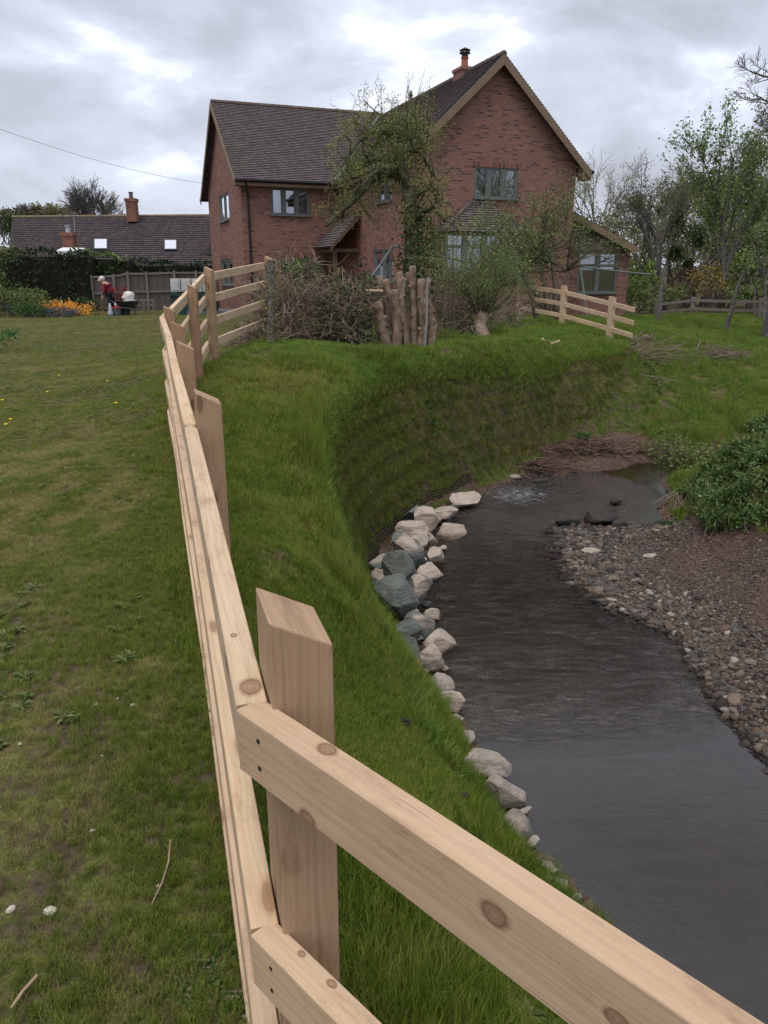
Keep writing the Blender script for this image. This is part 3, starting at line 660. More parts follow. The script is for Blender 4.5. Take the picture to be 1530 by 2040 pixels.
for s in (-1, 1):
    ue = UL-.4 if s < 0 else WID+.4
    slope(mb, H(ue, FO_, HE), H(ue, V1+D2+.3, HE), H(ap_u, FO_, HR), H(ap_u, V1+D2+.3, HR), n_)
mb.build('roof', tiles, house, loc=None)
mb = MB(); vm_ = V1+D2/2
uj = UL-.4 + (HR2-HE)/kz      # the wing ridge dies into the main slope
uj = min(uj, ap_u-.05)
slope(mb, H(-LW-.28, V1-.4, HE), H(UL-.1, V1-.4, HE), H(-LW-.28, vm_, HR2), H(uj, vm_, HR2), 46)
slope(mb, H(-LW-.28, V1+D2+.4, HE), H(UL-.1, V1+D2+.4, HE), H(-LW-.28, vm_, HR2), H(uj, vm_, HR2), 46)
mb.build('roof', tiles, house)
rb = MB()
def ridge(a, b, n):
    a, b = Vector(a), Vector(b)
    for i in range(n):
        p_, r_ = a.lerp(b, i/n), a.lerp(b, (i+.97)/n); rb.tube([p_+ZA*(-.02), r_+ZA*(-.02)], [.105, .10], 8)
ridge(H(-LW-.28, vm_, HR2), H(uj-.1, vm_, HR2), 26); ridge(H(ap_u, FO_, HR), H(ap_u, V1+D2+.3, HR), 44)
rb.build('ridge_tiles', mat_tile('ridge_tile_clay', (.12, .085, .07), (.16, .12, .10), (.09, .09, .06), .3, .3), house)
fp = H(ap_u, hitS(818, 196, ap_u)[0], HR)
mb = MB(); mb.lathe(fp, [(.07, 0), (.07, .2), (.11, .22), (.04, .38)], 8); mb.build('ridge_vent', bark_grey, house)
# barge boards and box ends
bb = MB()
def barge(e, r, N, h=.26, t=.035):
    e, r = Vector(e), Vector(r); bb.prism([e-ZA*.02, r-ZA*.04, r-ZA*(.04+h), e-ZA*(.02+h)], Vector(N)*t)
for s in (-1, 1):
    ue = UL-.4 if s < 0 else WID+.4
    barge(H(ue, FO_-.003, HE), H(ap_u, FO_-.003, HR), NF*.9, .30, .04)
    bb.hexa([H(ue-.0*s, FO_, HE-.32), H(ue-.34*s, FO_, HE-.32), H(ue-.34*s, -.004, HE-.32), H(ue, -.004, HE-.32), H(ue, FO_, HE-.03), H(ue-.34*s, FO_, HE+.12), H(ue-.34*s, -.004, HE+.12), H(ue, -.004, HE-.03)])
for s in (-1, 1):
    ve = V1-.4 if s < 0 else V1+D2+.4
    barge(H(-LW-.285, ve, HE), H(-LW-.285, vm_, HR2), NS, .26)
bb.hbox(-LW-.28, UL-.4, V1-.42, V1-.39, HE-.24, HE-.05)
bb.hbox(-LW-.28, UL-.4, V1-.385, V1-.005, HE-.25, HE-.235)
bb.hbox(-LW-.28, -LW-.003, V1-.385, V1-.01, HE-.23, HE-.05)
bb.hbox(UL-.42, UL-.39, .0, V1-.43, HE-.24, HE-.05); bb.hbox(UL-.385, UL-.005, 0, V1-.43, HE-.25, HE-.235)
bb.build('bargeboard', timber_tan, house)
# gutters and downpipes
gb = MB()
def gutter(a, b): gb.tube([a, b], .065, 8)
for ga, gb2 in ((H(-LW-.3, V1-.47, HE-.06), H(UL-.45, V1-.47, HE-.06)), (H(UL-.47, FO_, HE-.06), H(UL-.47, V1-.45, HE-.06)), (H(-LW-.33, V1+D2+.47, HE-.06), H(-LW+.3, V1+D2+.47, HE-.06)), (H(WID+.47, FO_-.03, HE-.06), H(WID+.47, V1, HE-.06))):
    gb = MB(); gutter(ga, gb2); gb.build('gutter', blackp, house)
gb = MB(); gb.tube([H(-LW+.1, V1-.46, HE-.1), H(-LW+.14, V1-.42, HE-.25), H(-LW+.25, V1-.08, HE-.55), H(-LW+.25, V1-.08, ZB)], .042, 8); gb.build('downpipe', blackp, house)
gb = MB(); gb.tube([H(UL-.2, V1-.46, HE-.1), H(UL-.25, V1-.08, HE-.5), H(UL-.25, V1-.08, ZB)], .042, 8); gb.build('downpipe', blackp, house)
# lead valley
vb_ = MB(); vb_.tube([H(UL-.42, V1-.42, HE+.04), H(uj, vm_, HR2+.01)], .07, 6); vb_.build('roof_valley', lead, house)
# chimney
cv = hitS(925, 150, ap_u)[0]; cc_ = H(ap_u, cv, 0)
mb = MB(); mb.box(cc_+ZA*(HR-.55), UA*.27, VA*.34, ZA*.68); mb.box(cc_+ZA*(HR+.10), UA*.31, VA*.38, ZA*.05); ch = mb.build('chimney', brick, house)
mb = MB(); mb.lathe(cc_+ZA*(HR+.14), [(.15, 0), (.13, .05), (.11, .30), (.14, .33), (.14, .36)], 14); mb.build('chimney_pot', mat_noise('terracotta', (.3, .11, .07), (.36, .14, .09), 9), ch)
mb = MB(); mb.lathe(cc_+ZA*(HR+.49), [(.12, 0), (.12, .12), (.2, .14), (.17, .2), (.12, .21)], 14)
mb.lathe(cc_+ZA*(HR+.66), [(.1, 0), (.1, .05), (.2, .07), (.02, .16)], 14); mb.build('cowl', blackp, ch)
# porch in the inner corner
pu, pv = UL, None
pvf = hitS(715, 510, UL)[0]
pe_u, pe_z = hitF(672, 491, pvf-.1)
z_pe = pe_z; pw = 1.9
pr_z = hitF(712, 440, pvf-.1)[1]
pu0 = hitF(668, 520, pvf)[0]; pu1 = UL
pv1 = min(V1-.02, pvf+2.4)
pm = MB(); slope(pm, H(pu0-.25, pvf-.3, z_pe), H(pu0-.25, V1-.01, z_pe), H(pu1, pvf-.3, z_pe+1.05*(pu1-pu0+.25)), H(pu1, V1-.01, z_pe+1.05*(pu1-pu0+.25)), 13)
por = pm.build('porch_roof', tiles, house)
pm = MB()
top = z_pe+1.05*(pu1-pu0+.25)
pm.prism([H(pu0-.28, pvf-.31, z_pe-.16), H(pu1, pvf-.31, top-.2), H(pu1, pvf-.31, top), H(pu0-.28, pvf-.31, z_pe)], NF*.04)
for vv in (pvf-.05, V1-.3): pm.hbox(pu0-.07, pu0+.07, vv, vv+.14, ZB, z_pe-.05)
pm.hbox(pu0-.07, pu1-.004, pvf-.07, pvf+.05, z_pe-.2, z_pe-.07); pm.hbox(pu0-.06, pu0+.06, pvf+.09, V1-.01, z_pe-.2, z_pe-.06)
def brace(a, b, t=.05):
    a, b = Vector(a), Vector(b); pm.tube([a, a.lerp(b, .5)+(Vector((0, 0, -.07))), b], t, 4)
brace(H(pu0+.06, pvf, z_pe-.7), H(pu0+.62, pvf, z_pe-.2))
pm.build('porch_frame', timber_oak, house)
dm = MB(); dm.hbox(pu0+.35, pu1-.25, V1-.06, V1-.02, ZB, .35); dr = dm.build('door', mat_timber('brown_door', (.16, .07, .035), (.1, .045, .02), knots=False), house)
dm = MB(); dm.lathe(H(pu0+.5, V1-.07, -.55), [(.03, 0), (.03, .05)], 8, NF); dm.build('handle', lead, dr)
# wall lamp by the porch
lm = MB(); c = hitS(730, 516, UL); b_ = H(UL, c[0], c[1]); lm.tube([b_, b_+NS*.12+ZA*.1, b_+NS*.25+ZA*.02, b_+NS*.27-ZA*.12], .02, 6); lm.lathe(b_+NS*.27-ZA*.3, [(.11, 0), (.09, .1), (.03, .2)], 10); lm.build('wall_lamp', blackp, house)
# bay with hipped tiled roof under the gable window
bz0 = hitF(940, 462, -.9)[1]; ba = hitF(888, 470, -.9)[0]; bb_ = ba + 2.9
bzt = hitF(938, 405, 0)[1]; bt0 = hitF(938, 405, 0)[0]; bt1 = bb_-.6*(bt0-ba)
mb = MB()
slope(mb, H(ba-.15, -1.0, bz0), H(bb_+.15, -1.0, bz0), H(bt0, -.01, bzt), H(bt1, -.01, bzt), 12)
slope(mb, H(ba-.15, 0, bz0), H(ba-.15, -1.0, bz0), H(bt0, 0, bzt), H(bt0, -.01, bzt), 12)
slope(mb, H(bb_+.15, -1.0, bz0), H(bb_+.15, 0, bz0), H(bt1, -.01, bzt), H(bt1, 0, bzt), 12)
mb.tube([H(ba-.15, -1.02, bz0+.03), H(bt0, -.01, bzt+.03)], .07, 6); mb.tube([H(bt0-.1, -.03, bzt+.02), H(bt1+.1, -.03, bzt+.02)], .07, 6)
mb.build('bay_roof', tiles, house)
mb = MB(); mb.hbox(ba, bb_, -.88, -.003, ZB, bz0-1.45); mb.build('bay_wall', brick, house)
BO = H(0, -.9, 0)
window(house, BO, UA, NF, ba, bb_, bz0-1.45, bz0-.06, 4, .4)
window(house, H(ba, 0, 0), VA, NS, -.86, -.03, bz0-1.45, bz0-.06, 1, .4)
# low wing on the right
EV = .9
e0 = WID; e1 = hitF(1252, 540, EV)[0]; eave = hitF(1268, 491, EV-.3); ez = eave[1]; eu = eave[0]
ewr = rectF(1151, 1230, 503, 583, EV)
peak = hitF(1144, 423, EV-.3)
mb = MB(); OE = H(0, EV, 0); zc = ewr[3]+.06
wall(mb, OE, UA, e0, e1, ZB, zc, [ewr], NF); wall(mb, H(e1, 0, 0), VA, EV, EV+6, ZB, zc, [], UA)
mb.build('wall', brick, house)
ke = (peak[1]-ez)/(eu-peak[0])
mb = MB(); nb_ = int((ke*(eu-e0)+ez-zc)/.16)+1
for i in range(nb_):
    z_ = zc + .16*i; ur = min(e1+.02, eu-(z_+.06-ez)/ke)
    ur2 = min(e1+.02, eu-(z_+.2-ez)/ke)
    if ur2 <= e0+.05: break
    mb.prism([H(e0+.01, EV-.03, z_), H(ur, EV-.03, z_), H(ur2, EV-.012, z_+.165), H(e0+.01, EV-.012, z_+.165)], NF*.018)
mb.build('weatherboarding', timber_grey, house)
mb = MB(); slope(mb, H(eu, EV-.33, ez), H(eu, EV+6.2, ez), H(e0, EV-.33, ez+ke*(eu-e0)), H(e0, EV+6.2, ez+ke*(eu-e0)), 16); mb.build('roof', tiles, house)
mb = MB(); mb.prism([H(eu, EV-.34, ez-.02), H(e0, EV-.34, ez+ke*(eu-e0)-.02), H(e0, EV-.34, ez+ke*(eu-e0)-.26), H(eu-.3, EV-.34, ez+ke*.3-.28), H(eu-.3, EV-.34, ez-.25), H(eu, EV-.34, ez-.25)], NF*.035)
mb.hbox(eu-.3, eu-.01, EV-.335, EV+5, ez-.24, ez-.03); mb.build('bargeboard', timber_tan, house)
window(house, OE, UA, NF, *ewr, 2, .48, curt=[(.03, .48, .8, .97), (.52, .97, .8, .97)])
mb = MB(); mb.hbox(-LW-2.2, -LW-.02, V1+1, V1+4, -1.5, -1.385); o = mb.build('paved_step', lead, None); tag(o, 'low paved strip along the foot of the left brick wall', 'paving')
# planter by the wall
pt = G(515, 612, -1.4)
mb = MB(); mb.box(pt+ZA*.17, (.62, .1, 0), (-.05, .2, 0), (0, 0, .16)); mb.box(pt+ZA*.36, (.66, .11, 0), (-.055, .23, 0), (0, 0, .025))
mb.box(pt-Vector((.45, .05, .02)), (.04, 0, 0), (0, .15, 0), (0, 0, .05)); mb.box(pt+Vector((.45, .05, -.02)), (.04, 0, 0), (0, .15, 0), (0, 0, .05))
o = mb.build('garden_trough', timber_grey); tag(o, 'long grey trough planter standing against the brick wall', 'planter')

# ------------------------------------------------------------------ plants
def spray(mb, tips, p, d, L, r, depth, seg=4, wander=.25, up=.1, kids=(3, 5), spread=.7, shr=.62, k=5, gravity=0.0, minr=.004, tipall=False):
    pts = [p.copy()]; rad = [r]; dd = d.normalized()
    for i in range(seg):
        dd = (dd + Vector((random.gauss(0, wander), random.gauss(0, wander), random.gauss(0, wander)+up-gravity*(i/seg)))).normalized()
        pts.append(pts[-1]+dd*(L/seg)); rad.append(max(minr, r*(1-.5*(i+1)/seg)))
    mb.tube(pts, rad, max(3, k), cap=False)
    if depth <= 1 or tipall:
        for a, b in zip(pts[:-1], pts[1:]):
            for t in (0.2, .6, 1.0): tips.append(a.lerp(b, t))
    if depth <= 0: return
    n = random.randint(*kids)
    for i in range(n):
        t = random.uniform(.3, 1) if i else 1.0
        f = t*seg; j = min(seg-1, int(f)); q_ = pts[j].lerp(pts[j+1], f-j)
        dj = (pts[j+1]-pts[j]).normalized()
        ax = dj.orthogonal().normalized(); ax = Matrix.Rotation(random.uniform(0, 6.28), 3, dj) @ ax
        nd = (dj*math.cos(spread)+ax*math.sin(spread)*random.uniform(.6, 1.2)).normalized()
        spray(mb, tips, q_, nd, L*shr*random.uniform(.75, 1.2), max(minr, rad[j]*.58), depth-1, max(3, seg-1), wander, up, kids, spread, shr, k-1, gravity, minr, tipall)
def near_pts(tips, per, sig):
    T = np.array([tuple(t) for t in tips]); T = np.repeat(T, per, 0); return T + rng.normal(size=T.shape)*sig
def make_tree(name, label, cat, base, trunks, leafmat, bk, leafsize=.05, per=2, sig=.05, group=None, extra=None, **kw):
    base = Vector(base); t = thing(name, label, cat, base, group); mb = MB(); tips = []
    for (d, L_, r, dep) in trunks: spray(mb, tips, base-ZA*.15, Vector(d), L_, r, dep, **kw)
    if extra: extra(mb, tips)
    mb.build('trunk', bk, t, smooth=True)
    if leafmat and per:
        c = MB(); c.cards(near_pts(tips, per, sig), leafsize); c.build('crown', leafmat, t)
    return t
leaf_spring = mat_leaf('spring_leaf', (.24, .255, .075), (.42, .44, .15))
leaf_green = mat_leaf('fresh_green_leaf', (.13, .19, .05), (.26, .34, .11))
leaf_mid = mat_leaf('mid_green_leaf', (.10, .135, .04), (.2, .25, .08))
leaf_olive = mat_leaf('olive_bud', (.14, .14, .065), (.24, .23, .11))
leaf_ivy = mat_leaf('dark_ivy', (.035, .055, .018), (.09, .125, .04), trans=.15)
leaf_dark = mat_leaf('dark_hedge_leaf', (.014, .024, .011), (.04, .055, .022), trans=.15)
leaf_laurel = mat_leaf('laurel_leaf', (.05, .085, .02), (.15, .2, .06), rough=.35, trans=.2)
leaf_lime = mat_leaf('lime_leaf', (.14, .22, .03), (.25, .36, .07))
leaf_yellow = mat_leaf('yellow_blossom', (.26, .2, .05), (.42, .33, .09))
leaf_orange = mat_leaf('orange_petal', (.75, .3, .03), (.85, .5, .1), trans=.2)
leaf_blue = mat_leaf('blue_grey_leaf', (.09, .11, .12), (.17, .19, .2))
leaf_grassy = mat_leaf('nettle_leaf', (.045, .11, .03), (.11, .21, .06))
leaf_dead = mat_leaf('dead_leaf', (.08, .05, .03), (.17, .12, .07), trans=.1)
blossom = mat_leaf('pale_blossom', (.5, .42, .38), (.65, .6, .55), trans=.2)

# twisted willow rising behind the stump cluster
def zg(p): return Vector((p.x, p.y, hz(p.x, p.y)))
def at(px, py, d): return P(px, py, d)
WD = 15.0
wb = zg(at(818, 690, WD))
def path(rows, d): return [at(x_, y_, d + (r_[0] if r_ else 0)) for x_, y_, *r_ in rows]
tw = thing('twisted_willow', 'old twisted tree with arching branches and pale spring catkins, ivy on its trunk', 'tree', wb)
mb = MB(); tips = []
trunk = [wb-ZA*.1] + path([(818,600),(822,520),(820,450),(818,400),(808,370),(800,340),(812,300),(815,285)], WD)
mb.tube(trunk, [.17, .16, .15, .14, .13, .12, .1, .09, .075], 8)
arms = [[(818,400),(806,355),(790,332),(760,335),(735,352),(715,385)], [(812,300),(800,272),(780,266),(755,280),(735,300),(720,340)],
        [(815,285),(795,255),(785,242),(765,247),(755,270),(758,300)], [(815,285),(812,262),(825,256),(835,275),(845,300),(850,330)],
        [(808,370),(790,350),(755,345),(715,372),(690,405),(680,440)], [(800,340),(775,318),(735,320),(700,345),(675,370)],
        [(818,400),(838,380),(856,372),(870,395),(872,430)], [(812,300),(835,300),(850,315),(862,350)], [(820,450),(845,420),(868,410),(885,440)],
        [(800,272),(770,262),(742,262),(715,280),(695,310),(690,340)], [(760,335),(735,365),(705,400),(668,430),(650,450)]]
for a in arms:
    dz = random.uniform(-.9, .9); pts = path([(x_, y_, dz*i/len(a)) for i, (x_, y_) in enumerate(a)], WD)
    mb.tube(pts, [.075*(1-.75*i/len(pts)) for i in range(len(pts))], 6)
    for i in range(1, len(pts)):
        for _ in range(3):
            q_ = pts[i-1].lerp(pts[i], random.random())
            spray(mb, tips, q_, Vector((random.gauss(-.1, .6), random.gauss(0, .6), random.gauss(.35, .6))), random.uniform(.3, .75), .015, 2, 4, .42, .06, (2, 3), .8, .65, 4, .35, .0035)
for _ in range(16):     # upright shoots over the crown
    q_ = at(random.uniform(755, 860), random.uniform(245, 275), WD+random.uniform(-.5, .5))
    spray(mb, tips, q_, Vector((random.gauss(0, .12), 0, 1)), random.uniform(.35, .7), .01, 1, 4, .1, .1, (2, 3), .3, .5, 4, 0, .003, True)
mb.build('trunk', bark_ivy, tw, smooth=True)
c = MB(); c.cards(near_pts(tips, 2, .035), .03, 2.3); c.build('crown', leaf_spring, tw)
T_ = []
for _ in range(2600):
    t = random.random()**.8; y_ = 400+t*280; sg = 11+9*math.sin(t*3.1); T_.append(at(826+random.gauss(0, sg), y_, WD+random.gauss(-.05, .14)))
c = MB(); c.cards([tuple(t) for t in T_], .07, 1.3); c.build('ivy', leaf_ivy, tw)
T_ = []
for _ in range(3600):
    T_.append(at(random.gauss(862, 24), random.triangular(395, 640, 520), WD+random.gauss(.1, .3)))
c = MB(); c.cards([tuple(t) for t in T_], .036, 2.2)
sm_ = MB()
for _ in range(46):
    x0_ = random.gauss(862, 22); sm_.tube([at(x0_+random.gauss(0, 8), 690, WD), at(x0_+random.gauss(0, 4), 560, WD+.1), at(x0_+random.gauss(0, 12), random.uniform(400, 470), WD+.1)], [.014, .01, .004], 4)
sap = thing('willow_sapling', 'upright leafy sucker growth standing right of the twisted tree', 'shrub', zg(at(862, 690, WD)))
sm_.build('stem', bark_ivy, sap); c.build('crown', leaf_spring, sap)

# pollarded apple with its bushy crown in front of the gable
AD = 14.2; ab = zg(at(962, 690, AD))
ap = thing('pollarded_tree', 'short pollarded tree with thick pale stump trunk and bushy green crown', 'tree', ab)
mb = MB(); tips = []
sp_ = MB(); sp_.tube([ab-ZA*.1+Vector((.03, -.05, 0)), ab+ZA*.05+Vector((.03, -.05, 0)), at(966, 674, AD-.1), at(958, 655, AD-.1), at(956, 645, AD-.1), at(960, 628, AD)], [.17, .15, .13, .115, .11, .13], 11); sp_.build('stump', bark_pale, ap, smooth=True)
hub = at(960, 632, AD)
for i in range(24):
    a = random.uniform(-1.25, 1.25); d_ = Vector((math.sin(a)*.75+.12, random.gauss(0, .45), math.cos(a)+.25))
    spray(mb, tips, hub + Vector((random.gauss(0, .04), 0, random.uniform(-.05, .05))), d_, random.uniform(.45, 1.0), .02, 2, 5, .16, .06, (3, 5), .6, .62, 5, 0, .003)
mb.build('trunk', bark, ap, smooth=True)
c = MB(); c.cards(near_pts(tips, 2, .05), .03, 1.8); c.build('crown', leaf_green, ap)

SD = 19.5; sb_ = zg(at(1085, 640, SD))
mb = MB(); tips = []
sh = thing('garden_tree', 'dense leafy multi stemmed tree in front of the ground floor bay window', 'tree', sb_)
for s, d_ in (((1095, 640), (1075, 520)), ((1110, 640), (1098, 500)), ((1075, 640), (1040, 540)), ((1100, 640), (1130, 540))):
    a = at(*s, SD); a.z = sb_.z-.1; b = at(*d_, SD); mb.tube([a, a.lerp(b, .5)+Vector((.05, 0, 0)), b], [.09, .07, .05], 6)
    for _ in range(9):
        spray(mb, tips, b, Vector((random.gauss(-.15, .8), random.gauss(0, .5), random.uniform(.2, 1.0))), random.uniform(.7, 1.35), .028, 2, 5, .2, .06, (3, 4), .6, .62, 5, 0, .004)
for _ in range(14):
    b = at(random.uniform(930, 1060), random.uniform(480, 560), SD)
    spray(mb, tips, b, Vector((random.gauss(-.1, .6), random.gauss(0, .4), random.uniform(.3, .9))), random.uniform(.55, .95), .02, 2, 5, .2, .06, (3, 4), .6, .62, 5, 0, .004)
mb.build('trunk', bark, sh, smooth=True)
c = MB(); c.cards(near_pts(tips, 1, .10), .05, 1.7)
T_ = [tuple(at(random.gauss(1015, 40), random.gauss(525, 26), SD+random.gauss(0, .5))) for _ in range(3800)]
c.cards(T_, .05, 1.7); c.build('crown', leaf_green, sh)

leaf_bramble = mat_leaf('bramble_leaf', (.11, .10, .045), (.2, .23, .07), trans=.2)
# bramble thicket left of the stump and the ivy mound
def thicket(name, label, cat, boxes, n_st, n_lf, smat, lmat, lsize=.05, d0=12.2, stalk=.45, second=None):
    b0 = boxes[0]; t = thing(name, label, cat, zg(at((b0[0]+b0[1])/2, b0[3], d0)))
    mb = MB(); c = MB(); T_ = []
    tot = sum((b[1]-b[0])*(b[3]-b[2]) for b in boxes)
    for (x0, x1, y0, y1, dd) in boxes:
        w_ = (x1-x0)*(y1-y0)/tot
        for _ in range(int(n_st*w_)):
            p_ = at(random.uniform(x0, x1), random.uniform(y0+(y1-y0)*.3, y1), dd+random.uniform(-.6, .6)); g_ = hz(p_.x, p_.y)
            p_.z = max(g_-.02, p_.z); dv_ = Vector((random.gauss(0, .8), random.gauss(0, .6), random.gauss(.5, .5)))
            pts = [p_]
            for i in range(5):
                dv_ = (dv_ + Vector((random.gauss(0, .35), random.gauss(0, .35), random.gauss(-.12, .3)))).normalized(); pts.append(pts[-1]+dv_*stalk*random.uniform(.15, .35))
            mb.tube(pts, [.008, .008, .007, .006, .005, .003], 3, False)
        k = int(n_lf*w_); xx = rng.uniform(x0, x1, k); yy = rng.uniform(0, 1, k)
        for x_, y_ in zip(xx, yy):
            cx = (x_-(x0+x1)/2)/((x1-x0)/2); yt = y0 + (y1-y0)*.25*cx*cx + (y1-y0)*.08*math.sin(x_*.11+dd); y_ = yt + (y1-yt)*y_
            p_ = at(x_, y_, dd+random.gauss(0, .35))
            if p_.z > hz(p_.x, p_.y)-.02: T_.append(tuple(p_))
    mb.build('stem', smat, t)
    if T_: c.cards(T_, lsize, 1.5); c.build('foliage', lmat, t)
    return t
thicket('bramble_thicket', 'tangled brown bramble thicket with sparse leaves at the end of the pale fence', 'thicket', [(505,600,520,705,12.0),(600,720,530,700,12.4),(470,560,640,722,11.4)], 1000, 3600, twig_dry, leaf_bramble, .04)
thicket('ivy_mound', 'dark ivy covered mound between bramble thicket and sawn stump stems', 'ivy', [(560,640,515,560,12.6),(630,740,560,690,12.3),(690,760,545,620,12.7)], 250, 4200, twig_dry, leaf_ivy, .05)
thicket('hedge_shrub', 'leafy green shrub rising over the left end of the bramble thicket', 'shrub', [(568,606,512,600,12.9)], 60, 900, twig_dry, leaf_green, .05)
thicket('undergrowth', 'thin brushwood between the sawn stump and the pollarded tree', 'thicket', [(865,945,560,692,14.6),(975,1030,600,660,17)], 420, 1500, twig_dry, leaf_mid, .04, 14.6, .7)
iv = thing('ivy_post', 'ivy wrapped fence post at the edge of the bramble thicket', 'post', zg(at(536, 700, 10.5)))
mb = MB(); a = zg(at(538, 700, 10.5)); mb.tube([a-ZA*.1, at(540, 600, 10.5), at(538, 520, 10.5)], [.05, .05, .05], 8); mb.build('post_core', bark_grey, iv)
c = MB(); c.cards([tuple(at(random.gauss(538, 8), random.uniform(520, 700), 10.5+random.gauss(0, .06))) for _ in range(650)], .04, 1.4); c.build('ivy', leaf_bramble, iv)

# coppiced stump: a cluster of sawn stems
ST = 12.0; sc_ = zg(at(800, 695, ST))
st = thing('coppiced_stump', 'cluster of thick sawn stems cut off at chest height on the knoll', 'tree stump', sc_)
stems = [((777,698),(765,655),(752,606),20,0),((790,697),(795,640),(785,580),21,.1),((815,692),(812,640),(795,545),17,.25),((823,694),(824,620),(822,532),15,.2),((838,695),(843,620),(840,558),18,.1),((858,690),(865,650),(850,600),14,-.05),
         ((800,690),(775,620),(768,558),15,.3),((782,690),(760,620),(756,552),18,.4),((812,696),(800,600),(806,555),12,.05),((835,690),(826,600),(812,545),12,.35),((846,694),(850,640),(855,556),9,-.02),((795,694),(783,610),(770,560),12,.2),((770,692),(748,640),(735,600),10,.2),((862,692),(870,640),(868,645),9,-.1)]
for i, (a, b, c_, wpx, dz) in enumerate(stems):
    r_ = wpx/2*ST/F; pa, pb, pc = at(*a, ST+dz), at(*b, ST+dz), at(*c_, ST+dz); pa.z = hz(pa.x, pa.y)-.05
    ks = [pa, pa.lerp(pb, .5)+Vector((random.gauss(0, .01), 0, 0)), pb, pb.lerp(pc, .5)+Vector((random.gauss(0, .015), 0, 0)), pc]
    ks2 = []; rr2 = []
    for j_ in range(13):
        f_ = j_/12*4; i_ = min(3, int(f_)); ks2.append(ks[i_].lerp(ks[i_+1], f_-i_) + Vector((random.gauss(0, .006), random.gauss(0, .006), 0))*(0 if j_ == 12 else 1)); rr2.append(r_*(1.25 if j_ == 0 else 1.08-.14*j_/12)*random.uniform(.9, 1.1) if j_ < 12 else r_*.93)
    ks = ks2; mb = MB(); mb.tube(ks, rr2, 11)
    for _ in range(2):
        q1 = ks[random.randint(3, 9)]; dq = Vector((random.choice((-1, 1))*.6, -.5, .5)); mb.tube([q1+dq*r_*.6, q1+dq*r_*1.7], [r_*.34, r_*.26], 7); o = mb.build('stem', bark_pale, st, smooth=True)
    ax_ = (ks[-1]-ks[-2]).normalized(); cm = MB(); cm.lathe(pc+ax_*.001, [(r_*.9, 0), (r_*.88, .006)], 11, ax_); cm.build('sawn_end', logcut, o)
mb = MB(); mb.tube([at(728, 579, ST), at(763, 580, ST+.05)], .022, 8); mb.build('side_branch', logcut, st)
mb = MB()
for _ in range(40):
    x_ = random.uniform(695, 870); mb.tube([zg(at(x_+random.gauss(0, 15), 692, ST+.2)), at(x_+random.gauss(0, 6), 640, ST+.2), at(x_-random.uniform(0, 20), random.uniform(560, 620), ST+.25)], [.012, .009, .005], 4)
mb.build('twigs', bark, st)
mb = MB(); mb.tube([zg(at(846, 694, ST-.2)), at(850, 640, ST-.2), at(852, 553, ST-.15)], [.02, .018, .015], 6); mb.build('stem', mat_noise('silver_stem', (.13, .12, .11), (.22, .21, .19), 8), st)

# goal-like pole frames on the garden
def poles(name, label, segs, d):
    p0 = zg(at(*segs[0][0], d)); t = thing(name, label, 'pole frame', p0)
    for (a, b, *r_) in segs:
        dd0 = d + (r_[0] if r_ else 0); pa, pb = at(*a, d), at(*b, dd0)
        mb = MB(); mb.tube([pa, pa.lerp(pb, .5)-ZA*.015, pb], .028, 7); mb.build('pole', lead_p, t)
lead_p = mat_noise('galvanised_pole', (.09, .11, .11), (.17, .2, .19), 10, .45, .05)
poles('pole_frame', 'thin galvanised pole frame leaning by the porch side window', [((737, 556), (783, 490)), ((783, 490), (990, 533), 1.0), ((990, 533), (1090, 540), .5)], 20)
poles('pole_frame', 'thin galvanised pole frame crossing the low wing window', [((1172, 640), (1156, 531)), ((1156, 531), (1297, 547))], 23)

# trees on the right
def P3(px, py, d): return zg(at(px, py, d))
make_tree('bare_tree', 'slender dark twiggy tree with forked trunk right of the low brick wing', 'tree', P3(1312, 632, 26), [((.0, 0, 1), 2.0, .10, 0)], leaf_olive, bark_grey, .05, 1, .1,
          extra=lambda mb, tips: [spray(mb, tips, at(x0, y0, 26), Vector(d), L_, .045, 3, 5, .16, .05, (3, 5), .55, .62, 6, 0, .006) for (x0, y0, d, L_) in
          ((1315,545,(-.35,0,1),1.9),(1315,545,(.35,0,1),1.8),(1310,530,(-.1,.2,1),2.0),(1300,500,(-.9,0,.9),1.2),(1325,500,(.5,.2,1),1.4),(1310,540,(.1,-.2,1),1.9),(1300,470,(-.4,0,1),1.2),(1320,480,(.2,0,1),1.4))], seg=5, wander=.05)
make_tree('birch_tree', 'tall spindly tree with fresh green leaves standing beside the old grey fence', 'tree', P3(1446, 652, 22), [((-.01, 0, 1), 1.9, .085, 0)], leaf_green, bark_grey, .075, 2, .08,
          extra=lambda mb, tips: [spray(mb, tips, at(x0, y0, 22), Vector(d), L_, .034, 2, 6, .10, .08, (5, 7), .5, .5, 6, 0, .005) for (x0, y0, d, L_) in
          ((1443,560,(-.14,0,1),3.3),(1443,560,(.08,.1,1),2.9),(1443,560,(.2,-.1,1),2.8),(1445,540,(-.05,.2,1),2.9),(1443,500,(-.35,0,1),2.0),(1445,480,(.35,0,1),1.7),(1440,520,(-.5,.1,.8),1.4),(1446,520,(.5,.1,.8),1.5),(1440,440,(-.1,0,1),1.9),(1446,440,(.2,0,1),1.7))], seg=5, wander=.04)
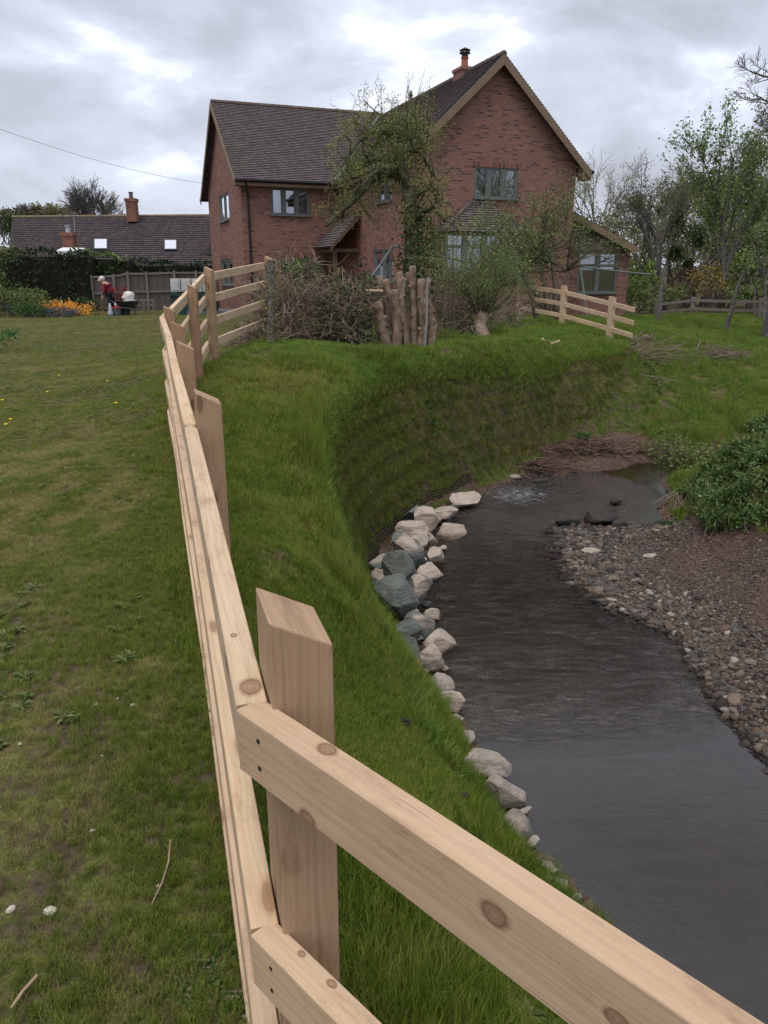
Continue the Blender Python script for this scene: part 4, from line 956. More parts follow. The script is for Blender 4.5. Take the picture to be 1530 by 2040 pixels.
make_tree('bare_tree', 'large bare tree reaching into the picture from the right edge', 'tree', P3(1700, 660, 20), [((-.03, 0, 1), 3.5, .28, 0)], None, bark_grey, .04, 0, .05,
          extra=lambda mb, tips: [spray(mb, tips, at(x0, y0, 20), Vector(d), L_, .035, 3, 6, .16, .04, (4, 6), .6, .58, 6, 0, .005) for (x0, y0, d, L_) in
          ((1690,430,(-.2,0,1),2.2),(1565,215,(-.9,0,.3),.75),(1560,160,(-.8,0,.6),.8),(1575,260,(-.9,.1,-.05),.6),(1570,300,(-.9,0,.2),.5),(1690,400,(.3,0,1),2),(1690,300,(.1,.2,1),1.8),(1650,450,(-.5,0,.8),.9))], seg=5, wander=.05)
make_tree('leaning_tree', 'crooked dark stemmed bush tree at the right edge by the old fence', 'tree', P3(1524, 668, 21), [((.05, 0, 1), 1.6, .1, 2), ((-.2, 0, 1), 1.4, .07, 2), ((.3, .2, 1), 1.8, .08, 2)], leaf_mid, bark_grey, .07, 3, .14, wander=.2)
def bushy(name, label, cat, px, py, d, w_, h_, lm, n=5000, size=.12, bk=bark_grey, group=None, gap=.55):
    b = P3(px, py, d); t = thing(name, label, cat, b, group); mb = MB(); tips = []
    for _ in range(max(4, int(w_*1.6))):
        spray(mb, tips, b + Vector((random.uniform(-.25, .25)*w_, random.uniform(-.2, .2)*w_, -.15)), Vector((random.gauss(0, .25), random.gauss(0, .25), 1)), h_*random.uniform(.4, .55), .05+.012*h_, 2, 4, .15, .08, (3, 4), .6, .6, 5, 0, .012)
    mb.build('trunk', bk, t)
    lob = [(random.uniform(-.5, .5)*w_, random.uniform(-.4, .4)*w_, h_*random.uniform(.3, .95), random.uniform(.14, .28)*w_) for _ in range(int(14+w_*2))]
    pts = []
    for i in range(n):
        x_, y_, z_, r_ = lob[rng.integers(len(lob))]; v_ = rng.normal(size=3); v_ /= np.linalg.norm(v_); v_ *= r_*rng.uniform(.35, 1.05)
        pts.append((b.x+x_+v_[0], b.y+y_+v_[1], max(b.z+.05, b.z+min(z_, h_-r_*.7)+v_[2]*.8)))
    c = MB(); c.cards(pts, size, 1.5); c.build('crown', lm, t); return t
bushy('ivy_tree', 'dark ivy clad tree behind the slender twiggy tree', 'tree', 1340, 600, 34, 1.6, 6.4, leaf_ivy, 3500, .12)
back = [('green_tree', 'olive budding tree between the ivy clad tree and the spindly tree', 1385, 600, 38, 4.5, 6.5, leaf_olive), ('green_tree', 'broad green budding tree behind the spindly tree', 1460, 600, 36, 5, 6.0, leaf_mid),
        ('green_tree', 'green tree at the right edge behind the old fence', 1540, 600, 34, 5, 6.2, leaf_green), ('green_tree', 'brownish budding tree right behind the low wing roof', 1255, 590, 44, 4.5, 6.2, leaf_olive),
        ('green_tree', 'grey brown woodland tree behind the twiggy tree', 1310, 590, 50, 7, 7.4, leaf_olive), ('green_tree', 'far green woodland tree outside the right edge', 1640, 590, 40, 7, 9, leaf_mid), ('green_tree', 'far woodland tree behind the broad green tree', 1480, 580, 55, 8, 9.5, leaf_olive), ('green_tree', 'tall far woodland tree at the right edge', 1580, 580, 52, 8, 11.5, leaf_olive)]
for (nm, lb, px, py, d, w_, h_, lm) in back: bushy(nm, lb, 'tree', px, py, d, w_, h_, lm, int(1500+w_*900), .13, group='trees behind the old grey fence')
# willow-like pale tree seen over the low wing
make_tree('birch_tree', 'pale airy birch seen in the gap between house and low wing roof', 'tree', P3(1185, 560, 48), [((0, 0, 1), 4, .18, 0)], leaf_spring, bark_grey, .07, 2, .12,
          extra=lambda mb, tips: [spray(mb, tips, at(1185, 480, 48), Vector((random.gauss(0, .35), random.gauss(0, .3), 1)), random.uniform(3, 4.2), .05, 2, 5, .12, .05, (4, 6), .5, .55, 5, .25, .01) for _ in range(8)], seg=5, wander=.04)
bushy('lime_shrub', 'bright lime green shrub at the corner of the low brick wing', 'shrub', 1268, 600, 34, 1.5, 2.3, leaf_lime, 1600, .12)
bushy('evergreen_shrub', 'dark green shrub beside the trunk of the twiggy tree', 'shrub', 1290, 612, 32, 2.2, 1.6, leaf_mid, 1800, .11)
bushy('forsythia', 'orange yellow flowering shrub behind the old grey fence', 'shrub', 1420, 598, 33, 2.4, 2.1, leaf_yellow, 1700, .08)
bushy('beech_shrub', 'rusty brown shrub left of the yellow flowering one', 'shrub', 1365, 600, 34, 3.0, 1.9, leaf_dead, 1800, .1)
bushy('evergreen_shrub', 'dark evergreen bush between yellow shrub and fence post', 'shrub', 1480, 605, 32, 2.4, 2.3, leaf_ivy, 1800, .12)
bushy('evergreen_shrub', 'leafy green bush at the right edge above the old fence', 'shrub', 1535, 600, 30, 2.6, 2.6, leaf_green, 1800, .12)
bushy('evergreen_shrub', 'small dark shrub against the bay wall behind the sloping fence', 'shrub', 1095, 575, 25, 1.0, 1.0, leaf_ivy, 900, .07)

# left distance: neighbour's long low house, hedge, fence and trees
ND = 46; nh = thing('tiled_cottage', 'long low cottage with mossy dark tiled roof and two skylights behind the hedge', 'house', Vector((-17, 44, -1.6)))
def NP(px, py, d): return at(px, py, d)
rl, rr = NP(24, 428, 52), NP(417, 433, 50); el, er = NP(12, 516, 46), NP(425, 530, 45)
rz = (rl.z+rr.z)/2; rl.z = rr.z = rz; ez_ = min(el.z, er.z); el.z = er.z = ez_
er = el + (er-el)*1.25; rr = er + (rl-el)
mb = MB(); slope(mb, el, er, rl, rr, 26, .03); bl, br_ = rl*2-el, rr*2-er; bl.z = br_.z = ez_
mb.add([rl, rr, br_, bl], [(0, 1, 2, 3)]); mb.build('roof', tiles_old, nh)
mb = MB(); lo = ez_
inn = Vector((.3, .3, 0))
pts = [el+inn, er+Vector((-.3, .3, 0)), br_+Vector((-.3, -.3, 0)), bl+Vector((.3, -.3, 0))]
for i in range(4):
    a, b = pts[i], pts[(i+1) % 4]; mb.add([Vector((a.x, a.y, -1.9)), Vector((b.x, b.y, -1.9)), Vector((b.x, b.y, ez_+.1)), Vector((a.x, a.y, ez_+.1))], [(0, 1, 2, 3)])
mb.add([pts[0]+ZA*.1, pts[3]+ZA*.1, rl+Vector((.3, 0, -.1))], [(0, 1, 2)]); mb.build('wall', brick_old, nh)
mb = MB(); n = 30
for i in range(n): mb.tube([rl.lerp(rr, i/n), rl.lerp(rr, (i+.95)/n)], .12, 6)
mb.build('ridge_tiles', mat_noise('mossy_ridge', (.12, .09, .07), (.22, .17, .1), 3), nh)
def roofpt(px, py):
    nn = (er-el).cross(rl-el).normalized(); r_ = ray(px, py); return r_*(el.dot(nn)/r_.dot(nn)), (nn if nn.z > 0 else -nn)
for (x0, x1, y0, y1) in ((187, 216, 478, 500), (327, 354, 480, 501)):
    a, nn = roofpt(x0, y1); b, _ = roofpt(x1, y1); c_, _ = roofpt(x1, y0); d_, _ = roofpt(x0, y0)
    mb = MB(); mb.prism([a+nn*.03, b+nn*.03, c_+nn*.03, d_+nn*.03], nn*.08); sk = mb.build('skylight', blackp, nh)
    m_ = (a+b+c_+d_)/4; f_ = .82; mb = MB(); mb.prism([m_+(p_-m_)*f_+nn*.112 for p_ in (a, b, c_, d_)], nn*.01)
    pn = M('skylight_glass', (.62, .63, .72), .15, .6); mb.build('pane', pn, sk)
def chim(px0, px1, pt, pb_, d, pot):
    a, b = NP(px0, pb_, d), NP(px1, pb_, d); t = NP((px0+px1)/2, pt, d).z; c_ = (a+b)/2; hw = (b-a).length/2
    mb = MB(); mb.box(Vector((c_.x, c_.y, (t+c_.z)/2)), (hw, 0, 0), (0, hw, 0), (0, 0, (t-c_.z)/2)); mb.box(Vector((c_.x, c_.y, t-.1)), (hw*1.15, 0, 0), (0, hw*1.15, 0), (0, 0, .1)); o = mb.build('chimney', brick_old, nh)
    mb = MB(); mb.lathe(Vector((c_.x, c_.y, t)), [(hw*.45, 0), (hw*.38, .3), (hw*.5, .34), (hw*.5, .4)], 10); mb.build('chimney_pot', pot, o)
chim(256, 275, 397, 442, 50.5, bark_grey); chim(129, 151, 464, 497, 45.0, mat_noise('zinc', (.4, .42, .43), (.5, .52, .53), 4, .4, 0))
mb = MB(); mb.tube([NP(151, 498, 45.2), NP(147, 428, 46)], .03, 5); mb.tube([NP(138, 424, 46), NP(156, 426, 46)], .02, 4); mb.tube([NP(140, 430, 46), NP(154, 431, 46)], .015, 4); mb.build('aerial', lead, nh)
sl = MB(); p0 = NP(112, 499, 43.5); p1 = NP(157, 500, 43.5); sl.hexa([p0-ZA*.3, p1-ZA*.3, p1-ZA*.3+Vector((0, 1, 0)), p0-ZA*.3+Vector((0, 1, 0)), p0, p1, p1+Vector((0, 1, .2)), p0+Vector((0, 1, .2))]); sl.build('porch_canopy', curtain, nh)
# dark gable peeping past the brick house
mb = MB(); g0, g1, g2 = NP(398, 508, 42), NP(426, 508, 42), NP(426, 480, 42)
mb.prism([g0, g1, g2], (0, 3, 0)); mb.prism([g0+Vector((1, .1, 0)), g1+Vector((0, .1, 0)), g1+Vector((0, .1, -2)), g0+Vector((1, .1, -2))], (0, 2.7, 0))
o = mb.build('outbuilding', tiles_old); tag(o, 'small dark outbuilding gable peeping past the left brick wall', 'outbuilding')

def hedge(name, label, segs, lm, size=.13, dens=260, thick=1.0):
    t = thing(name, label, 'hedge', segs[0][0]); c = MB(); core = MB()
    for (a, b, h0, h1) in segs:
        a, b = Vector(a), Vector(b); L_ = (b-a).length; d_ = (b-a).normalized(); nn = Vector((d_.y, -d_.x, 0)); n = int(dens*L_)
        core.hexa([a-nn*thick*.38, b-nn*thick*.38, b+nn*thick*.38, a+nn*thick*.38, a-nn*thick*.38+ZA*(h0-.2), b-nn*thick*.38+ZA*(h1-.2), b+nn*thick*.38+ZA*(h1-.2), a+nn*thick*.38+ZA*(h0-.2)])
        pts = []
        for _ in range(n):
            t_ = random.random(); h = h0+(h1-h0)*t_; p_ = a.lerp(b, t_); wv = .12*math.sin(t_*L_*1.7)+.08*math.sin(t_*L_*4.1)
            if random.random() < .3: q_ = p_+nn*random.uniform(-.5, .5)*thick+ZA*(h+wv+random.uniform(-.12, .06))
            else: q_ = p_+nn*(random.choice((1, 1, 1, -1))*(.42+.1*random.random()+wv*.4)*thick)+ZA*(random.random()*h)
            pts.append(tuple(q_))
        c.cards(pts, size, 1.5)
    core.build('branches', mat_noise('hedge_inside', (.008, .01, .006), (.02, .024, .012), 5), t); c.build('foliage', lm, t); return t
hz0 = -1.65
def LPt(px, d): q_ = at(px, 600, d); return Vector((q_.x, q_.y, hz0))
hedge('clipped_hedge', 'tall dark clipped hedge in front of the cottage, left of the board fence', [(LPt(-120, 36), LPt(190, 37), 2.75, 2.7)], leaf_dark, .14, 520, 1.4)
hedge('laurel_hedge', 'bright laurel hedge overhanging the top of the board fence', [(LPt(150, 38.2), LPt(268, 38.4), 2.75, 2.55)], leaf_laurel, .16, 420, 1.2)
hedge('conifer_hedge', 'low dark hedge behind the board fence, between laurel hedge and brick house', [(LPt(266, 39.5), LPt(430, 40), 2.3, 2.35)], leaf_dark, .14, 420, 1.2)
bushy('lime_shrub', 'yellow green shrub at the left edge in front of the tall hedge', 'shrub', -20, 620, 33.5, 2.2, 2.9, leaf_laurel, 2500, .12)
bushy('evergreen_shrub', 'rounded dark green shrub at the left edge of the lawn', 'shrub', 40, 627, 32, 2.4, 1.2, leaf_mid, 3800, .08)
bushy('evergreen_shrub', 'small bright green bush beside the orange flowers', 'shrub', 62, 629, 31.2, 1.1, .55, leaf_grassy, 1500, .07)
bushy('lavender_bush', 'blue grey low bush below the orange flowers', 'shrub', 105, 629, 31.5, 1.1, .4, leaf_blue, 900, .06)
bushy('lavender_bush', 'pale silver low bush at the right end of the orange flowers', 'shrub', 138, 629, 31.4, .7, .35, leaf_blue, 600, .05)
bushy('flower_clump', 'broad clump of orange and yellow wallflowers in front of the hedge', 'flowers', 110, 622, 32.6, 1.5, .62, leaf_orange, 900, .09)
bushy('flower_clump', 'smaller clump of orange wallflowers nearer the bending person', 'flowers', 155, 622, 32.6, 1.1, .55, leaf_orange, 700, .09)
bushy('flower_clump', 'sparse low yellow flowers between orange clumps and the bending person', 'flowers', 188, 628, 33, 1.3, .3, leaf_yellow, 160, .05)
bushy('garden_shrub', 'low dark plants at the foot of the board fence behind the person', 'shrub', 195, 618, 35.5, 2.6, .7, leaf_ivy, 1500, .09)
bushy('nettle_patch', 'leafy plants at the left edge of the lawn with yellow flowers', 'shrub', -22, 700, 17, 1.3, .5, leaf_grassy, 1400, .06)

# close board fence
bf = thing('board_fence', 'weathered grey brown close board fence in panels behind the person', 'fence', LPt(190, 36.5))
xs = [188, 232, 260, 297, 352, 395, 432]
fp_ = [LPt(x_, 36.6) for x_ in xs]
ztop = [at(x_, t, 36.6).z for x_, t in zip(xs, (550, 548, 543, 543, 541, 541, 541))]
for i, (p_, zt) in enumerate(zip(fp_, ztop)):
    mb = MB(); mb.beam(Vector((p_.x, p_.y-.06, hz0-.2)), Vector((p_.x, p_.y-.06, zt+.04)), (1, 0, 0), (0, 1, 0), .11, .1); mb.build('post', timber_grey, bf)
for i in range(len(xs)-1):
    a, b = fp_[i], fp_[i+1]; n = max(3, int((b-a).length/.14)); mb = MB()
    for k in range(n):
        p_ = a.lerp(b, (k+.5)/n); hw = (b-a)/n*.49; zt = ztop[i]+(ztop[i+1]-ztop[i])*(k+.5)/n
        mb.box(Vector((p_.x, p_.y+.02*(k % 2), (hz0+zt)/2-.05)), hw, (0, .011, 0), (0, 0, (zt-hz0)/2))
    mb.build('board_panel', timber_dark, bf)
    for fr_ in (.97, .52):
        mb = MB(); za_, zb_ = hz0+(ztop[i]-hz0)*fr_, hz0+(ztop[i+1]-hz0)*fr_; mb.beam(Vector((a.x+.06, a.y-.04, za_)), Vector((b.x-.06, b.y-.04, zb_)), (0, 1, 0), (0, 0, 1), .05, .08); mb.build('rail', timber_grey, bf)

# field hill and distant trees
make_tree('bare_tree', 'wide bare winter tree rising behind the cottage roof', 'tree', Vector((-32.5, 92, 1.7)), [((0, 0, 1), 4.0, .35, 0)], None, bark_grey, 0, 0,
          extra=lambda mb, tips: [spray(mb, tips, Vector((-32.5, 92, 5.0)), Vector((random.gauss(0, .95), random.gauss(0, .6), 1)), random.uniform(2.0, 2.7), .10, 3, 5, .14, .05, (4, 6), .5, .62, 4, 0, .02) for _ in range(22)], seg=5, wander=.04)
hb = [('bare_tree', 'round bare tree on the hill above the left end of the cottage', 62, 428, 105, 7, 5.2, None), ('hill_tree', 'olive round tree on the hill right of the bare one', 112, 452, 105, 5, 3.9, leaf_olive),
      ('hill_tree', 'dark tree on the hill at the far left edge', 8, 470, 100, 6, 4.2, leaf_ivy), ('hill_tree', 'brown tree between the two left hill trees', 35, 458, 108, 5, 3.9, leaf_dead)]
for (nm, lb, px, py, d, w_, h_, lm) in hb:
    if lm is None:
        b = at(px, py+6, d); make_tree(nm, lb, 'tree', b-ZA*3, [((0, 0, 1), 2.6, .2, 0)], None, bark_grey, 0, 0, extra=lambda mb, tips, b=b: [spray(mb, tips, b-ZA*.5, Vector((random.gauss(0, .9), random.gauss(0, .6), 1)), random.uniform(1.0, 1.5), .09, 3, 4, .14, .05, (4, 6), .5, .6, 4, 0, .022) for _ in range(14)])
    else:
        t = bushy(nm, lb, 'tree', px, py, d, w_, h_, lm, 3500, .3); 
        zz = at(px, py+10, d).z; t.location.z = zz - .3
wr = MB(); a, b = at(-30, 246, 30), at(410, 366, 40); wr.tube([a.lerp(b, t)-ZA*(1.1*t*(1-t)) for t in np.linspace(0, 1, 14)], .007, 4); o = wr.build('telephone_wire', blackp); tag(o, 'thin dark telephone wire sagging from the upper left to the house', 'wire')

# ------------------------------------------------------------------ person and garden things
PD = 33.0
skin = mat_noise('skin', (.42, .24, .17), (.5, .3, .22), 20, .6, .05)
def skinned(name, mat, parent, verts, edges, radii, sub=2):
    org = ORG[parent.name]; me = bpy.data.meshes.new(name); me.from_pydata([tuple(Vector(v)-org) for v in verts], edges, []); me.materials.append(mat)
    o = bpy.data.objects.new(name, me); C.objects.link(o); o.parent = parent; ORG[o.name] = org
    s = o.modifiers.new('skin', 'SKIN'); s.use_smooth_shade = True
    for i, r_ in enumerate(radii):
        me.skin_vertices[0].data[i].radius = (r_, r_) if not isinstance(r_, tuple) else r_
    me.skin_vertices[0].data[0].use_root = True
    sm = o.modifiers.new('sub', 'SUBSURF'); sm.levels = sub; sm.render_levels = sub; return o
pz = hz(-12, 33); pb0 = at(222, 628, PD); pb0.z = pz
pe = thing('person', 'white haired person in a dark red jacket bending over the flower bed', 'person', pb0)
def pp_(x_, y_, z_): return pb0 + Vector((x_, y_, z_))
# body: pelvis root, spine, neck, head, arms, legs (bending to the left)
V_ = [(0.05,0,.86),(0.02,0,1.0),(-.08,-.02,1.18),(-.14,-.03,1.3),(-.2,-.05,1.37),(-.24,-.06,1.44),
      (-.14,-.2,1.24),(-.12,-.26,1.0),(-.2,-.3,.8),(-.02,.16,1.27),(.14,.16,1.03),(.16,-.02,.84),
      (0.03,-.1,.82),(.02,-.12,.46),(.05,-.12,.07),(-.07,-.14,.03),(.08,.1,.82),(.10,.1,.46),(.12,.12,.07),(.0,.1,.03)]
E_ = [(0,1),(1,2),(2,3),(3,4),(4,5),(3,6),(6,7),(7,8),(3,9),(9,10),(10,11),(0,12),(12,13),(13,14),(14,15),(0,16),(16,17),(17,18),(18,19)]
Rr = [.13,.13,.15,.12,.055,.09,.06,.045,.034,.06,.045,.034,.085,.06,.045,.04,.085,.06,.045,.04]
skinned('body', skin, pe, [pp_(*v) for v in V_], E_, Rr)
jk = mat_noise('dark_red_quilted_jacket', (.14, .012, .02), (.24, .025, .035), 8, .7, .3)
skinned('jacket', jk, pe, [pp_(*V_[i]) for i in (0,1,2,3,6,7,9,10)] + [pp_(-.185,-.29,.84), pp_(.155,.02,.88)], [(0,1),(1,2),(2,3),(3,4),(4,5),(3,6),(6,7),(5,8),(7,9)], [.17,.165,.18,.15,.085,.07,.085,.07,.055,.055])
skinned('trousers', mat_noise('navy_trousers', (.012,.014,.022), (.025,.028,.04), 9), pe, [pp_(*V_[i]) for i in (0,12,13,14,16,17,18)], [(0,1),(1,2),(2,3),(0,4),(4,5),(5,6)], [.145,.11,.085,.065,.11,.085,.065])
mb = MB()
hc = pp_(-.25, -.05, 1.475)
import bmesh
def blob(mb, c, r, seed=0, sub=3, rough=.0, flat=1.0, fx=1.0, fy=1.0, rot=0, cuts=0, cutd=.78):
    bm = bmesh.new(); bmesh.ops.create_icosphere(bm, subdivisions=sub, radius=1); rs = random.Random(seed)
    nrm = []
    for _ in range(cuts):
        v = Vector((rs.gauss(0, 1), rs.gauss(0, 1), rs.gauss(0, .8))).normalized(); nrm.append((v, cutd*rs.uniform(.72, 1.08)))
    cr_, sr_ = math.cos(rot), math.sin(rot)
    for v in bm.verts:
        p_ = v.co.normalized()
        for nn, dd in nrm:
            k = p_.dot(nn)
            if k > dd: p_ = p_ - nn*(k-dd)
        p_ = p_*(1+rough*noise.noise(p_*2.3+Vector((seed*3.1, seed, 0))) + rough*.35*noise.noise(p_*7+Vector((seed, 0, 0))))
        x_, y_, z_ = p_.x*fx, p_.y*fy, p_.z*flat; v.co = Vector((x_*cr_-y_*sr_, x_*sr_+y_*cr_, z_))*r + Vector(c)
    mb.add([v.co.copy() for v in bm.verts], [tuple(v.index for v in f.verts) for f in bm.faces]); bm.free()
blob(mb, hc+Vector((.02, 0, .02)), .125, 3, 3, .12, .95); mb.build('hair', mat_noise('white_hair', (.5,.49,.47), (.66,.65,.63), 20, .9, .4), pe, smooth=True)
mb = MB(); f0 = hc+Vector((-.06, -.085, -.06)); blob(mb, f0, .075, 5, 2, .05, 1.2); blob(mb, f0+Vector((-.055, -.045, -.005)), .018, 6, 2, .0, 1.3); mb.build('face', skin, pe, smooth=True)
mb = MB()
for (x_, y_, z_) in ((-.2,-.3,.76), (.16,-.04,.80)):
    blob(mb, pp_(x_, y_, z_), .042, 4, 2, .05, 1.2)
    for k in range(4): mb.tube([pp_(x_-.02+.014*k, y_-.01, z_-.03), pp_(x_-.025+.014*k, y_-.03, z_-.075), pp_(x_-.02+.013*k, y_-.02, z_-.1+.004*k)], [.010, .009, .006], 5)
    mb.tube([pp_(x_+.03, y_, z_-.0), pp_(x_+.045, y_-.02, z_-.05)], [.011, .007], 5)
mb.build('hands', skin, pe, smooth=True)
mb = MB()
for (x_, y_) in ((-.02,-.12), (.05,.11)): blob(mb, pp_(x_, y_, .045), .13, 8, 2, .03, .4, 1.0, .42)
mb.build('shoes', blackp, pe, smooth=True)
# wheelbarrow with sack and board
wbp = at(258, 629, 32.6); wbp.z = pz
wb_ = thing('wheelbarrow', 'black wheelbarrow loaded with a white sack beside the person', 'wheelbarrow', wbp)
mb = MB(); q_ = lambda x_, y_, z_: wbp + Vector((x_, y_, z_))
mb.hexa([q_(-.28,-.2,.33), q_(.24,-.2,.33), q_(.24,.2,.33), q_(-.28,.2,.33), q_(-.48,-.32,.6), q_(.36,-.32,.6), q_(.36,.32,.6), q_(-.48,.32,.6)]); mb.build('tray', blackp, wb_)
mb = MB(); mb.tube([q_(-.62, -.28, .62), q_(-.3, -.24, .34), q_(.3, -.15, .28), q_(.42, -.04, .2)], .018, 6); mb.tube([q_(-.62, .28, .62), q_(-.3, .24, .34), q_(.3, .15, .28), q_(.42, .04, .2)], .018, 6)
for s in (-1, 1): mb.tube([q_(.18, .2*s, .32), q_(.22, .22*s, .0), q_(.1, .22*s, .0)], .016, 6)
mb.build('frame', lead, wb_)
mb = MB(); mb.lathe(q_(-.16, -.04, .17), [(.17, 0), (.19, .02), (.19, .06), (.17, .08)], 18, (0, 1, 0)); mb.build('wheel', blackp, wb_)
mb = MB(); blob(mb, q_(.02, 0, .78), .3, 11, 3, .18, .75, .95, .7, 0, 4, .85); o = mb.build('compost_sack', mat_noise('sack_plastic', (.5, .42, .38), (.72, .7, .66), 4, .5, .2), smooth=True); tag(o, 'bulging white and pink sack lying on the black wheelbarrow', 'sack')
mb = MB(); mb.box(q_(.15, -.2, .63), (.24, .02, .02), (0, .1, 0), (0, 0, .02)); o = mb.build('wooden_board', curtain); tag(o, 'short pale board lying across the edge of the wheelbarrow', 'board')
mb = MB(); b2 = at(234, 629, 32.4); b2.z = pz; mb.lathe(b2, [(.15, 0), (.19, .3), (.2, .31)], 18); o = thing('bucket', 'grey plastic tub with a red rim at the feet of the person', 'tub', b2); mb.build('tub', lead, o)
mb = MB(); mb.lathe(b2+ZA*.31, [(.205, 0), (.215, .02), (.205, .05), (.17, .05), (.17, .02)], 18); mb.build('rim', mat_noise('red_plastic', (.4, .03, .04), (.45, .04, .05), 6, .4, 0), o)
mb = MB(); b3 = at(221, 629, 32.2); b3.z = pz; mb.lathe(b3, [(.11, 0), (.12, .1), (.07, .3), (.03, .52)], 10); o = mb.build('carrier_bag', mat_noise('bag', (.3, .36, .45), (.42, .47, .55), 6, .5, .4), smooth=True); tag(o, 'upright pale blue plastic bag in front of the person', 'bag')
mb = MB(); b4 = b2+ZA*.36+Vector((-.02, -.02, 0)); mb.lathe(b4, [(.02, 0), (.055, .05), (.06, .15), (.02, .2)], 10); o = mb.build('milk_bottle', curtain, smooth=True); tag(o, 'small white bottle standing in the red rimmed tub', 'bottle')
bushy('potted_plant', 'reddish leafy plant lying between the person and the sack', 'plant', 246, 628, 33.2, .45, 1.15, mat_leaf('red_leaf', (.25, .03, .02), (.4, .07, .04)), 420, .08)
gp = at(288, 626, 33.4); gp.z = pz
gt = thing('wooden_hurdle', 'small weathered wooden gate hurdle leaning near the wheelbarrow', 'gate', gp)
for (a, b) in (((-.42,0,0),(-.42,0,.66)), ((.42,0,0),(.42,0,.66)), ((0,0,0),(0,0,.6)), ((-.42,.02,.6),(.42,.02,.6)), ((-.42,.02,.38),(.42,.02,.38)), ((-.4,.04,.5),(0,.04,.05)), ((.4,.04,.5),(0,.04,.05))):
    mb = MB(); a_, b_ = gp+Vector(a), gp+Vector(b); ver = abs(b_.z-a_.z) > .5 and abs(b_.x-a_.x) < .01
    mb.beam(a_, b_, (1, 0, 0) if ver else (0, 1, 0), (0, 1, 0) if ver else (0, 0, 1), .07, .05) if ver else mb.beam(a_, b_, (0, 1, 0), (0, 0, 1), .03, .07); mb.build('slat', timber_grey, gt)
# storage tank
tk = at(385, 618, 31.5); tk.z = hz(tk.x, tk.y)
tt = thing('storage_tank', 'pale ribbed storage tank on a dark green base beside the brick house', 'tank', tk)
hwk = 42*31.5/F; mb = MB(); za_, zb_ = at(380, 582, 31.5).z, at(380, 554, 31.5).z
for k in range(4):
    c0 = -hwk + (k+.5)*hwk/2; mb.box(tk+Vector((c0, .3, (za_+zb_)/2-tk.z)), (hwk/4-.02, 0, 0), (0, .35, 0), (0, 0, (zb_-za_)/2-.02))
    mb.box(tk+Vector((c0, -.06, (za_+zb_)/2-tk.z)), (hwk/4-.08, 0, 0), (0, .012, 0), (0, 0, (zb_-za_)/2-.08))
o = mb.build('tank_body', mat_noise('cream_plastic', (.42, .42, .40), (.52, .52, .5), 3, .6, .05), tt); bevel(o, .03)
mb = MB(); mb.box(tk+Vector((0, .3, (za_-tk.z)/2-.02)), (hwk*1.02, 0, 0), (0, .4, 0), (0, 0, (za_-tk.z)/2)); mb.box(tk+Vector((0, .3, za_-tk.z-.1)), (hwk*1.05, 0, 0), (0, .43, 0), (0, 0, .05)); mb.build('tank_base', mat_noise('dark_green_metal', (.012, .035, .03), (.02, .05, .045), 5, .6, .05), tt)

# ------------------------------------------------------------------ boulders along the stream edge
def mat_rock(name, side, topc, amount):
    m = M(name, rough=.85, spec=.25); q = NB(m); g = q.n('ShaderNodeNewGeometry'); p = q.n('ShaderNodeTexCoord').outputs['Object']; n = q.noise(p, 9, 6, .65); n2 = q.noise(p, 2.2, 3)
    a = q.ramp(n, [(.25, vmul(side, .62)), (.5, side), (.78, vmul(side, 1.2))]); b = q.ramp(n, [(.3, vmul(topc, .6)), (.55, topc), (.8, vmul(topc, 1.55))])
    f = q.math('ADD', q.math('SUBTRACT', n2, .5), amount)
    c = q.mix(q.ramp(f, [(.47, (0, 0, 0)), (.53, (1, 1, 1))]), a, b)
    sx = q.n('ShaderNodeSeparateXYZ', {'Vector': g.outputs['Position']}); wet = q.ramp(q.math('SUBTRACT', sx.outputs[2], WZ+ZC), [(.0, (.28, .26, .24)), (.03, (.34, .32, .3)), (.07, (1, 1, 1))])
    q.col(q.mix(1.0, c, wet, 'MULTIPLY')); vn = q.noise(q.n('ShaderNodeMapping', {'Vector': p, 'Scale': (6, 6, 22), 'Rotation': (.5, .3, 0)}).outputs[0], 1.0, 6, .7); q.bump(q.math('ADD', q.noise(p, 16, 10, .75), q.math('MULTIPLY', vn, .8)), .8, .04); return m
PK, GN_, GR = (.44, .365, .30), (.145, .158, .14), (.3, .28, .25)
rockm = {'g': mat_rock('green_stone', PK, GN_, .9), 'gp': mat_rock('green_pink_stone', PK, GN_, .52), 'p': mat_rock('pink_stone', PK, GN_, .24), 'w': mat_rock('pale_stone', (.38, .33, .28), (.2, .19, .165), .38)}
rocks = [(922,997,72,36,'p',.0),(882,1026,54,20,'p',.05),(828,1024,45,30,'g',.2),(850,1040,58,40,'p',.12),(893,1057,52,27,'p',0),(822,1054,48,30,'p',.12),(850,1068,32,20,'p',.02),(836,1080,36,18,'p',.05),(861,1078,24,15,'p',0),
 (812,1095,80,60,'gp',.15),(868,1111,30,30,'p',.0),(760,1118,42,26,'gp',.2),(800,1134,78,58,'g',.2),(860,1142,52,28,'p',.0),(752,1144,40,22,'p',.1),(836,1162,38,28,'p',.05),(748,1168,36,36,'g',.15),(792,1194,86,88,'g',.18),(832,1180,50,64,'gp',.1),(863,1227,28,20,'p',.02),
 (842,1243,52,42,'gp',.05),(802,1262,56,50,'g',.15),(880,1280,72,46,'p',.0),(853,1308,48,66,'p',.04),(818,1304,50,46,'g',.12),(868,1368,52,36,'w',.05),(898,1402,62,44,'p',.03),(962,1520,96,64,'w',.05),(1006,1582,72,70,'w',.0),(1020,1648,64,62,'gp',.03),(1092,1728,34,28,'w',.05),(1118,1762,34,28,'w',.03),(1146,1792,30,24,'w',.02)]
NM2 = {'g': 'grey green', 'gp': 'green and pink', 'p': 'pink', 'w': 'cream'}
